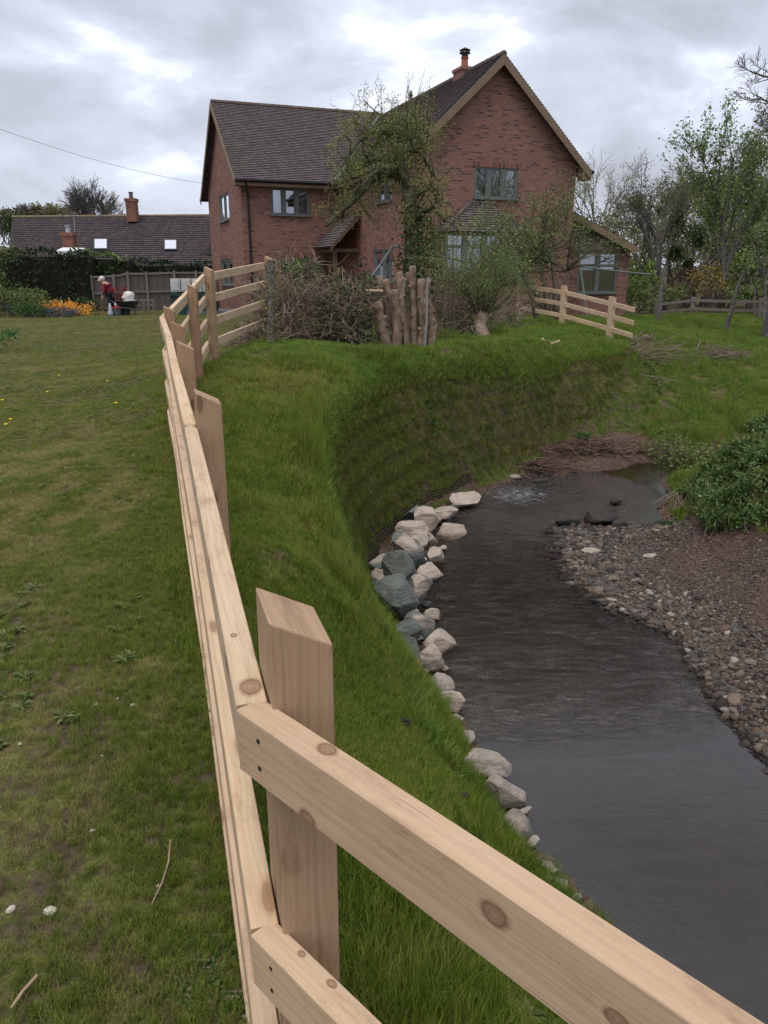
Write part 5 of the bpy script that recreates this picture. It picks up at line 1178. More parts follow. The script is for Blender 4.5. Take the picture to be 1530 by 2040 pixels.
ORD2 = 'first second third fourth fifth sixth seventh eighth ninth tenth eleventh twelfth thirteenth fourteenth fifteenth sixteenth seventeenth eighteenth nineteenth last'.split()
for i, (x_, y_, w_, kd) in enumerate([(905,1012,26,'g'),(868,1040,24,'gp'),(815,1062,22,'g'),(880,1095,22,'p'),(785,1112,26,'p'),(842,1120,24,'gp'),(770,1135,22,'g'),(765,1175,28,'gp'),(850,1205,26,'g'),(775,1228,30,'p'),(822,1222,26,'p'),(835,1275,26,'g'),(788,1288,28,'w'),(846,1338,34,'gp'),(882,1330,26,'p'),(912,1438,40,'w'),(935,1475,44,'w'),(985,1545,40,'p'),(1045,1620,36,'gp'),(1062,1680,36,'w')]):
    w_ *= .85
    q_ = G(x_, y_, WZ+.04); q1_ = on(x_, y_); q_ = q1_ if q1_.length < q_.length else q_; d = q_.y*cP-q_.z*sP; r_ = w_/2*d/F*1.2; mb = MB(); blob(mb, q_+ZA*r_*.2, r_, 250+i, 3, .1, .7, 1, .8, random.uniform(-.5, .5), 7, .6)
    tag(mb.build('boulder', rockm[kd]), f'little {NM2[kd]} stone wedged between boulders, {ORD2[i]} of these from the far end', 'boulder', 'small stones wedged between boulders')
nm_ = {'g': 'grey green', 'gp': 'green and pink', 'p': 'pink', 'w': 'pale cream'}
ordn = ['farthest', 'second', 'third', 'fourth', 'fifth', 'sixth', 'seventh', 'eighth', 'ninth', 'tenth', 'eleventh', 'twelfth', 'thirteenth', 'fourteenth', 'fifteenth', 'sixteenth', 'seventeenth', 'eighteenth', 'nineteenth', 'twentieth', 'twenty first', 'twenty second', 'twenty third', 'twenty fourth', 'twenty fifth', 'twenty sixth', 'twenty seventh', 'twenty eighth', 'twenty ninth', 'thirtieth', 'thirty first', 'thirty second', 'nearest']
for i, (x_, y_, w_, h_, kd, lift) in enumerate(rocks):
    q_ = G(x_, y_+h_*.35, WZ+lift*.6); d = q_.y*cP-q_.z*sP; r_ = w_/2*d/F*(1.45 if w_ < 60 else 1.22); hh = h_/2*d/F*(1.6 if w_ < 60 else 1.35)
    c0 = G(x_, y_, WZ+max(.02, hh*.45)+lift*.8); c1_ = on(x_, y_+h_*.2)
    if c1_.length < c0.length: c0 = at(x_, y_, (c1_.y*cP-c1_.z*sP)*.99)
    mb = MB(); blob(mb, c0, r_, 40+i, 4, .09, min(1.05, max(.42, hh/r_*.95)), 1, random.uniform(.75, 1.0), random.uniform(-.4, .4), 8, .60)
    o = mb.build('boulder', rockm[kd], smooth=False)
    sz = 'large' if w_ > 65 else ('small' if w_ < 40 else 'mid sized')
    lb = f'{sz} {nm_[kd]} angular boulder, {ordn[i]} from the far end of the row' if 0 < i < 32 else f'{sz} {nm_[kd]} angular boulder at the {"far" if i == 0 else "near"} end of the stream edge row'
    tag(o, lb, 'boulder', 'boulders along the foot of the bank')
# stones of the bar that stand out
for i, (x_, y_, w_, h_, kd, lb) in enumerate([(1130,1040,60,22,'w','dark wet flat rock lying in the riffle left of the bar'),(1195,1036,75,34,'gp','large dark wet rock at the upstream tip of the gravel bar'),(1232,1048,40,22,'gp','small round dark rock right of the large wet rock at the bar tip'),(1228,1000,34,18,'g','lone dark rock standing in the water above the gravel bar'),
    (1175,1105,44,26,'p','tan tilted slab of stone on the gravel bar'),(1295,1110,30,10,'w','flat pale slab in the middle of the gravel bar'),(1449,1266,18,12,'p','single pinkish stone on the brown silt of the bar'),(1380,1355,34,18,'g','flat grey slab at the water edge of the bar'),(1022,953,34,12,'w','pale stone below the driftwood at the stream edge'),(1075,960,40,12,'g','long grey stone in the shallow water near the driftwood')]):
    q_ = G(x_, y_, WZ+.03); q_ = on(x_, y_) if i > 3 else q_; d = q_.length*.97; r_ = w_/2*d/F; mb = MB(); blob(mb, q_+ZA*.02, r_, 90+i, 3, .12, max(.3, h_/w_*.9), 1, .7, random.uniform(-.5, .5), 9, .8)
    tag(mb.build('rock', rockm[kd] if i > 3 else mat_rock('wet_rock', (.06, .045, .04), (.03, .035, .03), .5)), lb, 'rock')

# ------------------------------------------------------------------ gravel, pebbles
def bl_samples(n, poly, extra=None):
    P_ = np.array(poly); lo, hi = P_.min(0), P_.max(0); out = []
    while sum(len(o) for o in out) < n:
        c = rng.uniform(lo, hi, (n*2, 2)); c = c[inpoly(c[:, 0], c[:, 1], poly)]; out.append(c)
    return np.concatenate(out)[:n]
def scatter(name, label, cat, pts, rot, scl, srcs, pick=None):
    me = bpy.data.meshes.new(name); me.vertices.add(len(pts)); me.vertices.foreach_set('co', np.asarray(pts, np.float32).ravel()); me.update()
    for nm, ty, key, arr in (('rot', 'FLOAT_VECTOR', 'vector', rot), ('scl', 'FLOAT_VECTOR', 'vector', scl)):
        a = me.attributes.new(nm, ty, 'POINT'); a.data.foreach_set(key, np.asarray(arr, np.float32).ravel())
    a = me.attributes.new('pick', 'INT', 'POINT'); a.data.foreach_set('value', (rng.integers(0, len(srcs), len(pts)) if pick is None else pick).astype(np.int32))
    o = bpy.data.objects.new(name, me); C.objects.link(o); tag(o, label, cat, kind='stuff')
    col = bpy.data.collections.new(name+'_source')
    for s in srcs:
        for c_ in list(s.users_collection): c_.objects.unlink(s)
        col.objects.link(s); s.location = (0, 0, 0)
    ng = bpy.data.node_groups.new(name, 'GeometryNodeTree'); ng.interface.new_socket('Geometry', in_out='INPUT', socket_type='NodeSocketGeometry'); ng.interface.new_socket('Geometry', in_out='OUTPUT', socket_type='NodeSocketGeometry')
    gi = ng.nodes.new('NodeGroupInput'); go = ng.nodes.new('NodeGroupOutput'); ip = ng.nodes.new('GeometryNodeInstanceOnPoints'); ci = ng.nodes.new('GeometryNodeCollectionInfo')
    ci.inputs['Collection'].default_value = col; ci.inputs['Separate Children'].default_value = True; ci.inputs['Reset Children'].default_value = True; ip.inputs['Pick Instance'].default_value = True
    def na(nm, ty): n = ng.nodes.new('GeometryNodeInputNamedAttribute'); n.data_type = ty; n.inputs['Name'].default_value = nm; return n.outputs['Attribute']
    ng.links.new(gi.outputs[0], ip.inputs['Points']); ng.links.new(ci.outputs[0], ip.inputs['Instance']); ng.links.new(na('pick', 'INT'), ip.inputs['Instance Index'])
    ng.links.new(na('rot', 'FLOAT_VECTOR'), ip.inputs['Rotation']); ng.links.new(na('scl', 'FLOAT_VECTOR'), ip.inputs['Scale']); ng.links.new(ip.outputs[0], go.inputs[0])
    m = o.modifiers.new('scatter', 'NODES'); m.node_group = ng; return o
def peb(seed, mat):
    mb = MB(); blob(mb, (0, 0, 0), 1, seed, 2, .1, .45, 1, .7, 0, 6, .8); o = mb.build('pebble', mat, loc=(0, 0, 0)); return o
def mat_peb():
    m = M('pebbles', rough=.8, spec=.25); q = NB(m); r_ = q.objrand(); p = q.pos()
    c = q.ramp(r_, [(0, (.035, .03, .026)), (.2, (.075, .056, .044)), (.42, (.11, .08, .06)), (.66, (.085, .082, .076)), (.82, (.17, .135, .105)), (.975, (.30, .26, .22))], 'CONSTANT')
    sx = q.n('ShaderNodeSeparateXYZ', {'Vector': p}); wet = q.ramp(q.math('SUBTRACT', sx.outputs[2], WZ+ZC), [(.0, (.3, .3, .3)), (.02, (.35, .35, .35)), (.05, (1, 1, 1))])
    c = q.mix(1.0, c, wet, 'MULTIPLY'); q.col(q.mix(.3, c, q.ramp(q.noise(p, 60, 3), [(.3, (.3, .3, .3)), (.7, (1, 1, 1))]), 'MULTIPLY')); return m
pm_ = mat_peb(); srcs = [peb(200+i, pm_) for i in range(6)]
B1 = bl_samples(90000, BARP); B2 = bl_samples(6000, SHOAL)
el_ = []
for a_, b_ in zip(BAR[:-1], BAR[1:]):
    a, b = G(*a_), G(*b_); L_ = (b-a).length; k = int(L_*650); t = rng.uniform(0, 1, k)
    el_.append(np.stack([a.x+(b.x-a.x)*t+rng.normal(.0, .16, k), a.y+(b.y-a.y)*t+rng.normal(0, .16, k)], 1))
EG = np.concatenate(el_); XY = np.concatenate([B1, B2, EG])
size = np.concatenate([rng.lognormal(-4.75, .5, len(B1)), rng.lognormal(-4.6, .45, len(B2)), rng.lognormal(-4.2, .42, len(EG))])
dEdge = dist_line(XY[:, 0], XY[:, 1], [G(*r) for r in BAR]); tip_ = np.hypot(XY[:, 0]-G(1170, 1090, WZ).x, XY[:, 1]-G(1170, 1090, WZ).y)
size *= 1+1.0*np.exp(-dEdge/.4)*.4 + .9*np.exp(-tip_/.9)
size = size*np.where(dEdge > .6, .6, 1); size = np.clip(size, .004, .075)
keepm = rng.uniform(size=len(XY)) < np.clip(.32+.7*np.exp(-dEdge/.6)+.6*(wob(XY[:, 0], XY[:, 1], 3, 9) > .05), 0, 1)
XY, size = XY[keepm], size[keepm]
ZZ = height(XY[:, 0], XY[:, 1]); ok = ZZ > WZ-.09; XY, size, ZZ = XY[ok], size[ok], ZZ[ok]
n = len(XY); rot = np.stack([rng.normal(0, .25, n), rng.normal(0, .25, n), rng.uniform(0, 6.28, n)], 1); scl = size[:, None]*rng.uniform(.7, 1.3, (n, 3))
scatter('gravel', 'brown and grey gravel and pebbles covering the bar beside the stream', 'gravel', np.column_stack([XY, ZZ+size*.18]), rot, scl, srcs)

# ------------------------------------------------------------------ grass
def tuft(name, mat, n, h, w_, spread, lean, seed, droop=.5):
    rs = np.random.default_rng(seed); vs, fs = [], []
    for i in range(n):
        a = rs.uniform(0, 6.28); r_ = spread*math.sqrt(rs.uniform()); bx, by = r_*math.cos(a), r_*math.sin(a); hh = h*rs.uniform(.55, 1.15)
        la = rs.uniform(0, 6.28); l_ = lean*rs.uniform(.2, 1)*hh; lx, ly = math.cos(la)*l_, math.sin(la)*l_; wa = rs.uniform(0, 3.14); wx_, wy_ = math.cos(wa)*w_/2, math.sin(wa)*w_/2
        k = len(vs)
        vs += [(bx-wx_, by-wy_, -.01), (bx+wx_, by+wy_, -.01), (bx+wx_*.8+lx*.35, by+wy_*.8+ly*.35, hh*.55), (bx-wx_*.8+lx*.35, by-wy_*.8+ly*.35, hh*.55), (bx+lx, by+ly, hh*(1-droop*abs(l_)/hh*.6))]
        fs += [(k, k+1, k+2, k+3), (k+3, k+2, k+4)]
    mb = MB(); mb.add(vs, fs); return mb.build(name, mat, loc=(0, 0, 0))
g_lawn = mat_grass('lawn_grass', [(.085, .135, .018), (.15, .205, .03), (.23, .265, .06)], (.38, .33, .14), .9, (.50, .62))
g_bank = mat_grass('bank_grass', [(.078, .135, .015), (.145, .21, .025), (.22, .275, .042)], (.29, .27, .075), 1.3, (.5, .68))
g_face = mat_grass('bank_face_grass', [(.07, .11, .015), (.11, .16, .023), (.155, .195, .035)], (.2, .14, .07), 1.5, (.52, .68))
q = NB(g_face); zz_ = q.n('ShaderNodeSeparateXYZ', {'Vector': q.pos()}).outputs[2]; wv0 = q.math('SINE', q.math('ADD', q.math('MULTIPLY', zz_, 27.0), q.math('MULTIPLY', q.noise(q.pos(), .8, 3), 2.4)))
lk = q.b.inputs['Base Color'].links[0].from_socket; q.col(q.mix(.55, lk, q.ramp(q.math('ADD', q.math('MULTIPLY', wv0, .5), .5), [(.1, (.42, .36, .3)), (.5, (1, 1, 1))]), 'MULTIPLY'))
g_rich = mat_grass('rich_grass', [(.085, .155, .022), (.145, .225, .032), (.21, .29, .052)], (.2, .22, .055), .7, (.55, .8))
def cone_pts(n, d0, d1, a0, a1, cap):
    d = np.exp(rng.uniform(math.log(d0), math.log(d1), n)); a = rng.uniform(a0, a1, n)
    dens = n/((a1-a0)*math.log(d1/d0))/d**2
    k = rng.uniform(size=n) < np.minimum(1, cap/dens); d, a = d[k], a[k]
    return d*np.sin(a), d*np.cos(a), d
X, Y, Dd = cone_pts(460000, .5, 55, R(-46), R(46), 4200)
Z = height(X, Y)
# camera side extra so a step sideways still sees grass
in_g = inpoly(X, Y, BARP) | (inpoly(X, Y, SHOAL) & (Z < -2.72)) | (Z < -2.955) | (dist_line(X, Y, FO[4:10]) < .05)
u_ = (X-HX)*cT+(Y-HY)*sT; v_ = -(X-HX)*sT+(Y-HY)*cT
in_h = ((u_ > -LW-.05) & (v_ > V1-.05)) | ((u_ > UL) & (v_ > 0)) | ((u_ > ba) & (u_ < bb_) & (v_ > -1))
ok = ~in_g & ~in_h
X, Y, Z, Dd = X[ok], Y[ok], Z[ok], Dd[ok]
# which side of the fence line
fx_ = np.interp(Y, [.9, 2.6, 4.1, 5.4, 6.8, 8, 9.3, 10.9, 15, 25, 33], [-.17, -.6, -1.1, -1.5, -1.97, -2.05, -2.2, -1.75, -2.5, -3.2, -3.6]); lawn = X < fx_-.10+.10*rng.normal(size=len(X))
lawn |= (Y > 20) & (X < -1)
dF = dist_line(X, Y, [G(*r) for r in TOP])
fence_d = np.abs(X-fx_)
patch = wob(X, Y, 2.1, 21)*.6 + wob(X, Y, 7, 22)*.4
right = X > 4.2
ht = np.where(lawn, .022+.018*(patch+.5), .048+.04*(patch+.4))
ht = np.where(~lawn & (dF < .35) & (Y > 4.6), ht*1.8, ht); ht = np.where(~lawn & (dF < .18) & (Y < 8) & (Y > 4.6), ht*1.35, ht)
ht = np.where((fence_d < .4) & (X < fx_+.1), np.minimum(ht, .036), ht); ht = np.where(right & ~lawn, ht*1.15, ht)
clump = (~lawn) & (wob(X, Y, 5, 31) > .32); ht = np.where(clump, ht*1.9, ht)
FP = [(p_.x, p_.y) for p_ in [G(*r) for r in TOP[:12]]] + [(p_.x, p_.y) for p_ in [G(*r) for r in FOOT[:11]]][::-1]
face = inpoly(X, Y, FP); ht = np.where(face, .065+.02*patch, ht); plat = (~lawn) & (~face) & (Y > 9.5); ht = np.where((~lawn) & (Y < 5) & (dF > .3) & (X > .3), ht*.6, ht)
ht = np.where((~lawn) & (Y > 13) & (dF > 1.2), ht*1.7, ht)
sl_ = wob(X, Y, 4.5, 55)
bare = np.where(lawn & (Y < 3.6), np.clip(.66-.55*(patch+.25)*1.6+ .6*np.clip((fence_d-.35), 0, 1), 0, .93), np.where(lawn, .05, .12*(patch > .15) + .75*(sl_ > .36)))
bare = np.where(fence_d < .35, bare*.2, bare); bare = np.where(face, 0, bare)
k = rng.uniform(size=len(X)) > bare
X, Y, Z, Dd, ht, lawn, right, dF, face = X[k], Y[k], Z[k], Dd[k], ht[k], lawn[k], (right | plat)[k], dF[k], face[k]
n = len(X); farw = 1+np.clip(Dd-3, 0, 60)/7
def gs(sel, nm, lb, mat, seed):
    src = [tuft(nm+'_tuft', mat, 22, 1.0, .05, .6, .8, seed+i) for i in range(4)]
    s = ht[sel]; w_ = np.clip(s*.8, .028, .07)*np.sqrt(farw[sel]); m_ = int(sel.sum())
    rot = np.stack([rng.normal(0, .12, m_), rng.normal(0, .12, m_), rng.uniform(0, 6.28, m_)], 1)
    scl = np.stack([w_, w_, s*rng.uniform(.7, 1.25, m_)], 1)
    return scatter(nm, lb, 'grass', np.column_stack([X[sel], Y[sel], Z[sel]]), rot, scl, src)
gs(lawn, 'lawn_grass', 'short mown lawn grass left of the pale fence', g_lawn, 300)
gs(~lawn & ~right & ~face, 'bank_grass', 'longer rough grass growing down the stream bank', g_bank, 310)
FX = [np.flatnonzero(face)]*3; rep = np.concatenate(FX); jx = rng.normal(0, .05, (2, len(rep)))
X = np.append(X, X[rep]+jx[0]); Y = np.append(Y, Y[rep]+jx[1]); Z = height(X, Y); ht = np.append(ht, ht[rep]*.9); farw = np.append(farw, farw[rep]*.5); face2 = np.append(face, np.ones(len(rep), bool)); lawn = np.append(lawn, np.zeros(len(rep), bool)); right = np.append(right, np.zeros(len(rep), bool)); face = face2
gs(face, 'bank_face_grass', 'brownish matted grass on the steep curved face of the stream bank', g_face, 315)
gs(right & ~lawn & ~face, 'meadow_grass', 'green meadow grass on the knoll and the flat beyond the stream', g_rich, 320)
print('tufts', n)
def rosette(mat, seed, n=14, up=.35):
    rs = np.random.default_rng(seed); mb = MB(); pts = []
    for i in range(n):
        a = rs.uniform(0, 6.28); l = rs.uniform(.5, 1); c_, s_ = math.cos(a), math.sin(a); wd = .16; u1 = up*rs.uniform(.3, 1.2)
        mb.add([(0, 0, 0), (c_*l*.5-s_*wd*l, s_*l*.5+c_*wd*l, u1*.6), (c_*l, s_*l, u1*.5), (c_*l*.5+s_*wd*l, s_*l*.5-c_*wd*l, u1*.6)], [(0, 1, 2, 3)])
    return mb.build('weed', mat, loc=(0, 0, 0))
wdx, wdy, wdd = cone_pts(2600, .9, 22, R(-34), R(34), 26)
okw = ~(inpoly(wdx, wdy, BARP) | inpoly(wdx, wdy, SHOAL)) & (height(wdx, wdy) > -2.9) & (wob(wdx, wdy, 1.7, 77) > -.1); wdx, wdy, wdd = wdx[okw], wdy[okw], wdd[okw]; m_ = len(wdx); ws = rng.uniform(.022, .06, m_)
scatter('lawn_weeds', 'small broad leaved weeds and clover dotted through the turf', 'weeds', np.column_stack([wdx, wdy, height(wdx, wdy)+.008]), np.stack([rng.normal(0, .15, m_), rng.normal(0, .15, m_), rng.uniform(0, 6.28, m_)], 1), np.stack([ws, ws, ws*1.2], 1), [rosette(leaf_mid, 400+i) for i in range(4)])
# long fringe hanging over the bank lip
TL = [G(*r) for r in TOP[:8]]; fr_ = []
for a, b in zip(TL[:-1], TL[1:]):
    k = int((b-a).length*330); t = rng.uniform(0, 1, k); fr_.append(np.stack([a.x+(b.x-a.x)*t+rng.normal(0, .05, k), a.y+(b.y-a.y)*t+rng.normal(0, .05, k)], 1))
FR = np.concatenate(fr_); m_ = len(FR)
scatter('lip_grass', 'bright tufted grass along the crisp upper lip of the bank', 'grass', np.column_stack([FR, height(FR[:, 0], FR[:, 1])]), np.stack([rng.normal(0.25, .2, m_), rng.normal(0, .2, m_), rng.uniform(-1, 1, m_)], 1), np.stack([np.full(m_, .10), np.full(m_, .10), rng.uniform(.05, .11, m_)], 1), [tuft('lip_tuft', g_rich, 16, 1.0, .06, .6, .9, 370+i) for i in range(3)])
TL = [G(*r) for r in TOP[7:15]]; fr_ = []
for a, b in zip(TL[:-1], TL[1:]):
    k = int((b-a).length*230); t = rng.uniform(0, 1, k); fr_.append(np.stack([a.x+(b.x-a.x)*t+rng.normal(0, .06, k), a.y+(b.y-a.y)*t+rng.normal(0, .06, k)], 1))
FR = np.concatenate(fr_); m_ = len(FR); src = [tuft('fringe_tuft', g_rich, 14, 1.0, .05, .5, .9, 340+i) for i in range(3)]
scatter('fringe_grass', 'long bright grass fringe along the lip of the stream bank', 'grass', np.column_stack([FR, height(FR[:, 0], FR[:, 1])]), np.stack([rng.normal(0, .2, m_), rng.normal(.25, .2, m_), rng.uniform(-1, 1, m_)], 1), np.stack([np.full(m_, .09), np.full(m_, .09), rng.uniform(.08, .2, m_)], 1), src)

EL_ = [G(*r) for r in [(850,1345,-2.75),(895,1440,-2.78),(925,1500,-2.8),(960,1570,-2.82),(990,1640,-2.85),(1060,1720,-2.9),(1130,1800,-2.92)]]; fr_ = []
for a, b in zip(EL_[:-1], EL_[1:]):
    k = int((b-a).length*300); t = rng.uniform(0, 1, k); fr_.append(np.stack([a.x+(b.x-a.x)*t+rng.normal(-.03, .045, k), a.y+(b.y-a.y)*t+rng.normal(.0, .045, k)], 1))
FR = np.concatenate(fr_); m_ = len(FR)
scatter('waterside_grass', 'long bright grass drooping over the pale boulders at the water', 'grass', np.column_stack([FR, height(FR[:, 0], FR[:, 1])]), np.stack([rng.normal(0, .2, m_), rng.normal(.35, .2, m_), rng.uniform(-.8, .8, m_)], 1), np.stack([np.full(m_, .07), np.full(m_, .07), rng.uniform(.09, .19, m_)], 1), [tuft('waterside_tuft', g_rich, 14, 1.0, .05, .6, .9, 350+i) for i in range(3)])
# erosion net at the bank foot
net = MB(); rows = FO[4:10]; prev = None
for i in range(60):
    t = i/59*(len(rows)-1); j = min(int(t), len(rows)-2); p_ = rows[j].lerp(rows[j+1], t-j); dr_ = (rows[j+1]-rows[j]).normalized(); nn = Vector((dr_.y, -dr_.x, 0))
    if nn.dot(Vector((1, .3, 0))) < 0: nn = -nn
    z0 = WZ-.05; a = Vector((p_.x, p_.y, 0))+nn*.13+ZA*z0; b = Vector((p_.x, p_.y, 0))+nn*.03+ZA*(WZ+.07); c_ = Vector((p_.x, p_.y, 0))-nn*.06+ZA*(hz(p_.x-nn.x*.06, p_.y-nn.y*.06)+.02)
    cur = [a, a.lerp(b, .5)+nn*.015*math.sin(i*1.7), b, c_]
    if prev: 
        for k in range(3): net.add([prev[k], cur[k], cur[k+1], prev[k+1]], [(0, 1, 2, 3)])
    prev = cur
mn = M('erosion_net', rough=.95, spec=.05); q = NB(mn); wv = q.n('ShaderNodeTexWave', {'Vector': q.uv(), 'Scale': 9.0, 'Distortion': 3.0, 'Detail': 2.0}, bands_direction='Y')
q.col(q.mix(.5, q.ramp(wv.outputs[0], [(.2, (.018, .012, .01)), (.7, (.07, .05, .042))]), q.ramp(q.noise(q.pos(), 30, 4), [(.3, (.02, .014, .012)), (.7, (.08, .06, .05))]))); q.bump(wv.outputs[0], .8, .02)
o = net.build('erosion_matting', mn, smooth=True); tag(o, 'dark brown erosion netting along the foot of the steep bank', 'netting')

# ------------------------------------------------------------------ driftwood, brush, brambles
def sticks(name, label, cat, cx, cy, wpx, hpx, n, L_, r_, mat, hgt=.25, zmax=9):
    c0 = on(cx, cy); t = thing(name, label, cat, zg(c0)); mb = MB(); hw = wpx/2*c0.length/F
    for i in range(n):
        q_ = on(cx+max(-1.4, min(1.4, random.gauss(0, .5)))*wpx/2, cy+max(-1.3, min(1.2, random.gauss(0, .45)))*hpx/2)
        if hz(q_.x, q_.y) > zmax: continue
        a = random.gauss(0, .7)+random.choice((0, math.pi)); el_a = random.gauss(.08, .18); l = L_*random.uniform(.4, 1.3); cen = max(0, 1-abs(q_.x-c0.x)/hw)
        q_ = Vector((q_.x, q_.y, hz(q_.x, q_.y)+random.uniform(.0, hgt)*cen+.01)); dv_ = Vector((math.cos(a), math.sin(a), el_a)); pts = [q_]
        for s in range(4):
            dv_ = (dv_+Vector((random.gauss(0, .18), random.gauss(0, .18), random.gauss(0, .1)))).normalized(); nx_ = pts[-1]+dv_*l/4; nx_.z = max(nx_.z, hz(nx_.x, nx_.y)+.01)
            if nx_.z > pts[-1].z+l*.12: break
            pts.append(nx_)
        rr_ = r_*random.uniform(.4, 1.4); mb.tube(pts, [rr_, rr_*.9, rr_*.8, rr_*.65, rr_*.4][:len(pts)], 5)
    mb.build('branches', mat, t); return t
drift = mat_noise('driftwood', (.055, .032, .024), (.20, .135, .10), 4, .9, .3)
sticks('driftwood_pile', 'tangled reddish brown driftwood heaped on the silt shoal', 'driftwood', 1165, 898, 215, 26, 420, .42, .009, drift, .12, -2.66)
sticks('driftwood_pile', 'fine driftwood sticks trailing down toward the pale stone', 'driftwood', 1068, 932, 90, 22, 130, .5, .009, drift, .05, -2.8)
sticks('branch_heap', 'bare brown branch heap on the meadow left of the right edge', 'branches', 1435, 714, 105, 28, 150, .55, .009, twig_dry, .25)
sticks('branch_heap', 'thin pale dead branches spilling off the end of the grassy bank', 'branches', 1318, 712, 90, 60, 80, .8, .009, twig_dry, .15)
sticks('branch_heap', 'small tangle of dead stems under the end of the sloping fence', 'branches', 1262, 700, 45, 26, 120, .5, .008, twig_dry, .25)
for (x_, y_, x2, y2) in ((1380, 722, 1395, 678), (1400, 706, 1485, 708), (1390, 712, 1418, 730)):
    mb = MB(); a, b = at(x_, y_, 18.2), at(x2, y2, 18.2); mb.tube([a, a.lerp(b, .5)+ZA*.03, b], [.03, .025, .015], 6); o = mb.build('dead_branch', twig_dry); tag(o, {1395: 'upright forked dead branch sticking out of the branch heap', 1485: 'long pale dead branch lying along the top of the branch heap', 1418: 'short dead branch leaning at the left end of the branch heap'}[x2], 'branch')
cl = on(1290, 688); mb = MB(); mb.tube([cl+ZA*.06, cl+ZA*.1+Vector((.1, .5, 0))], .13, 12); o = mb.build('sawn_log', bark); tag(o, 'dark hollow end of a cut log on the bank beyond the sloping fence', 'log')
cl = on(1098, 688); mb = MB()
for i in range(5): mb.tube([cl+Vector((random.uniform(-.15, .15), random.uniform(-.1, .1), .02)), cl+Vector((random.uniform(-.25, .25), random.uniform(-.1, .1), random.uniform(.03, .16)))], .022, 6)
o = mb.build('wood_chunks', logcut); tag(o, 'small pile of pale wood chunks in the grass below the sloping fence', 'wood chunks')

def mound(name, label, cat, base_px, d, radii, lm, n, size, hang=.0, seed=5, zc=0):
    c0 = at(*base_px, d); gz_ = hz(c0.x, c0.y); t = thing(name, label, cat, Vector((c0.x, c0.y, gz_))); rs = np.random.default_rng(seed); T_ = []
    lob = [(rs.uniform(-1, 1)*radii[0], rs.uniform(-1, 1)*radii[1], rs.uniform(.25, .5)*radii[0]) for _ in range(16)]
    for _ in range(n):
        x_, y_, r_ = lob[rs.integers(16)]; v = rs.normal(size=3); v /= np.linalg.norm(v); v *= r_*rs.uniform(.5, 1.05); X_, Y_ = c0.x+x_+v[0], c0.y+y_+v[1]
        T_.append((X_, Y_, hz(X_, Y_)+abs(v[2])*radii[2]/max(.3, r_)*rs.uniform(.4, 1)))
    c = MB(); c.cards(T_, size, 1.5, .15); c.build('foliage', lm, t)
    sm = MB()
    for i in range(60):
        p_ = T_[rs.integers(len(T_))]; g_ = hz(p_[0], p_[1]); sm.tube([Vector((p_[0], p_[1], g_-.02)), Vector((p_[0]+rs.normal()*.03, p_[1], (g_+p_[2])/2)), Vector(p_)], [.006, .005, .003], 3)
    sm.build('stem', twig_dry, t); return t
nbk = thing('nettle_bank', 'dense bright green nettles and weeds covering the high right bank above the gravel bar', 'undergrowth', on(1460, 1000)); T_ = []; T2 = []
for (px, py, d, r_, n_l) in [(x_, y_, 10.4, random.uniform(.10, .24), 800) for x_, y_ in ((1375,975),(1395,955),(1410,935),(1430,922),(1450,905),(1475,893),(1500,880),(1525,862),(1545,850),(1500,850),(1530,838),(1400,990),(1425,965),(1450,945),(1480,930),(1510,915),(1540,900),(1410,1015),(1435,1000),(1465,985),(1500,965),(1535,950),(1420,1035),(1450,1030),(1490,1025),(1530,1010),(1560,990),(1580,940),(1590,880),(1570,1040))]:
    q_ = on(px, min(py+28, 1062)); d = q_.y*cP-q_.z*sP; c0 = at(px, py, d)
    for _ in range(n_l):
        v = rng.normal(size=3); v /= np.linalg.norm(v); v *= r_*(.72+.3*math.sin(v[0]*5+px)*math.cos(v[2]*6+py))*rng.uniform(.45, 1.2); v[2] *= .8; p_ = (c0.x+v[0], c0.y+v[1], c0.z+v[2])
        if p_[2] > hz(p_[0], p_[1])-.02: T_.append(p_)
c = MB(); c.cards(T_[::2], .042, 1.6, .2); c.build('foliage', leaf_grassy, nbk); c = MB(); c.cards(T_[1::4], .04, 1.4, .2); c.build('foliage', leaf_green, nbk); c = MB(); c.cards(T_[3::4], .11, 7, .7); c.build('grass_blades', leaf_mid, nbk); sm = MB()
for i in range(260):
    p_ = T_[rng.integers(len(T_))]; g_ = hz(p_[0], p_[1]); sm.tube([Vector((p_[0]+rng.normal()*.05, p_[1]+rng.normal()*.05, g_-.02)), Vector((p_[0]+rng.normal()*.03, p_[1], (g_+p_[2])/2)), Vector(p_)], [.006, .005, .003], 3)
sm.build('stem', twig_dry, nbk)
rt = MB()
for _ in range(60):
    x_ = random.uniform(1345, 1410); a_ = at(x_, random.uniform(975, 1010), 10); b_ = a_+Vector((random.gauss(-.1, .1), random.gauss(-.1, .08), -random.uniform(.1, .35))); rt.tube([a_, a_.lerp(b_, .5)+Vector((random.gauss(0, .04), 0, 0)), b_], [.008, .006, .003], 4)
rt.build('roots', twig_dry, nbk)
mound('bramble_bush', 'dark bramble leaves on the crest of the right bank', 'undergrowth', (1540, 900), 12.0, (1.2, 1.2, .5), leaf_mid, 9000, .055, seed=6)
mound('hanging_weeds', 'pale green weeds spilling from the right bank down to the bar', 'undergrowth', (1440, 1035), 9.3, (.5, .35, .12), leaf_grassy, 2600, .045, seed=7)
mound('hanging_weeds', 'brownish matted roots and stems under the overhanging right bank', 'undergrowth', (1400, 990), 9.7, (.25, .6, .1), leaf_dead, 1800, .04, seed=8)
mound('fern_clump', 'low green leaves at the bottom of the grass corner below the sloping fence', 'undergrowth', (1275, 740), 15.8, (.35, .5, .2), leaf_ivy, 1500, .05, seed=9)
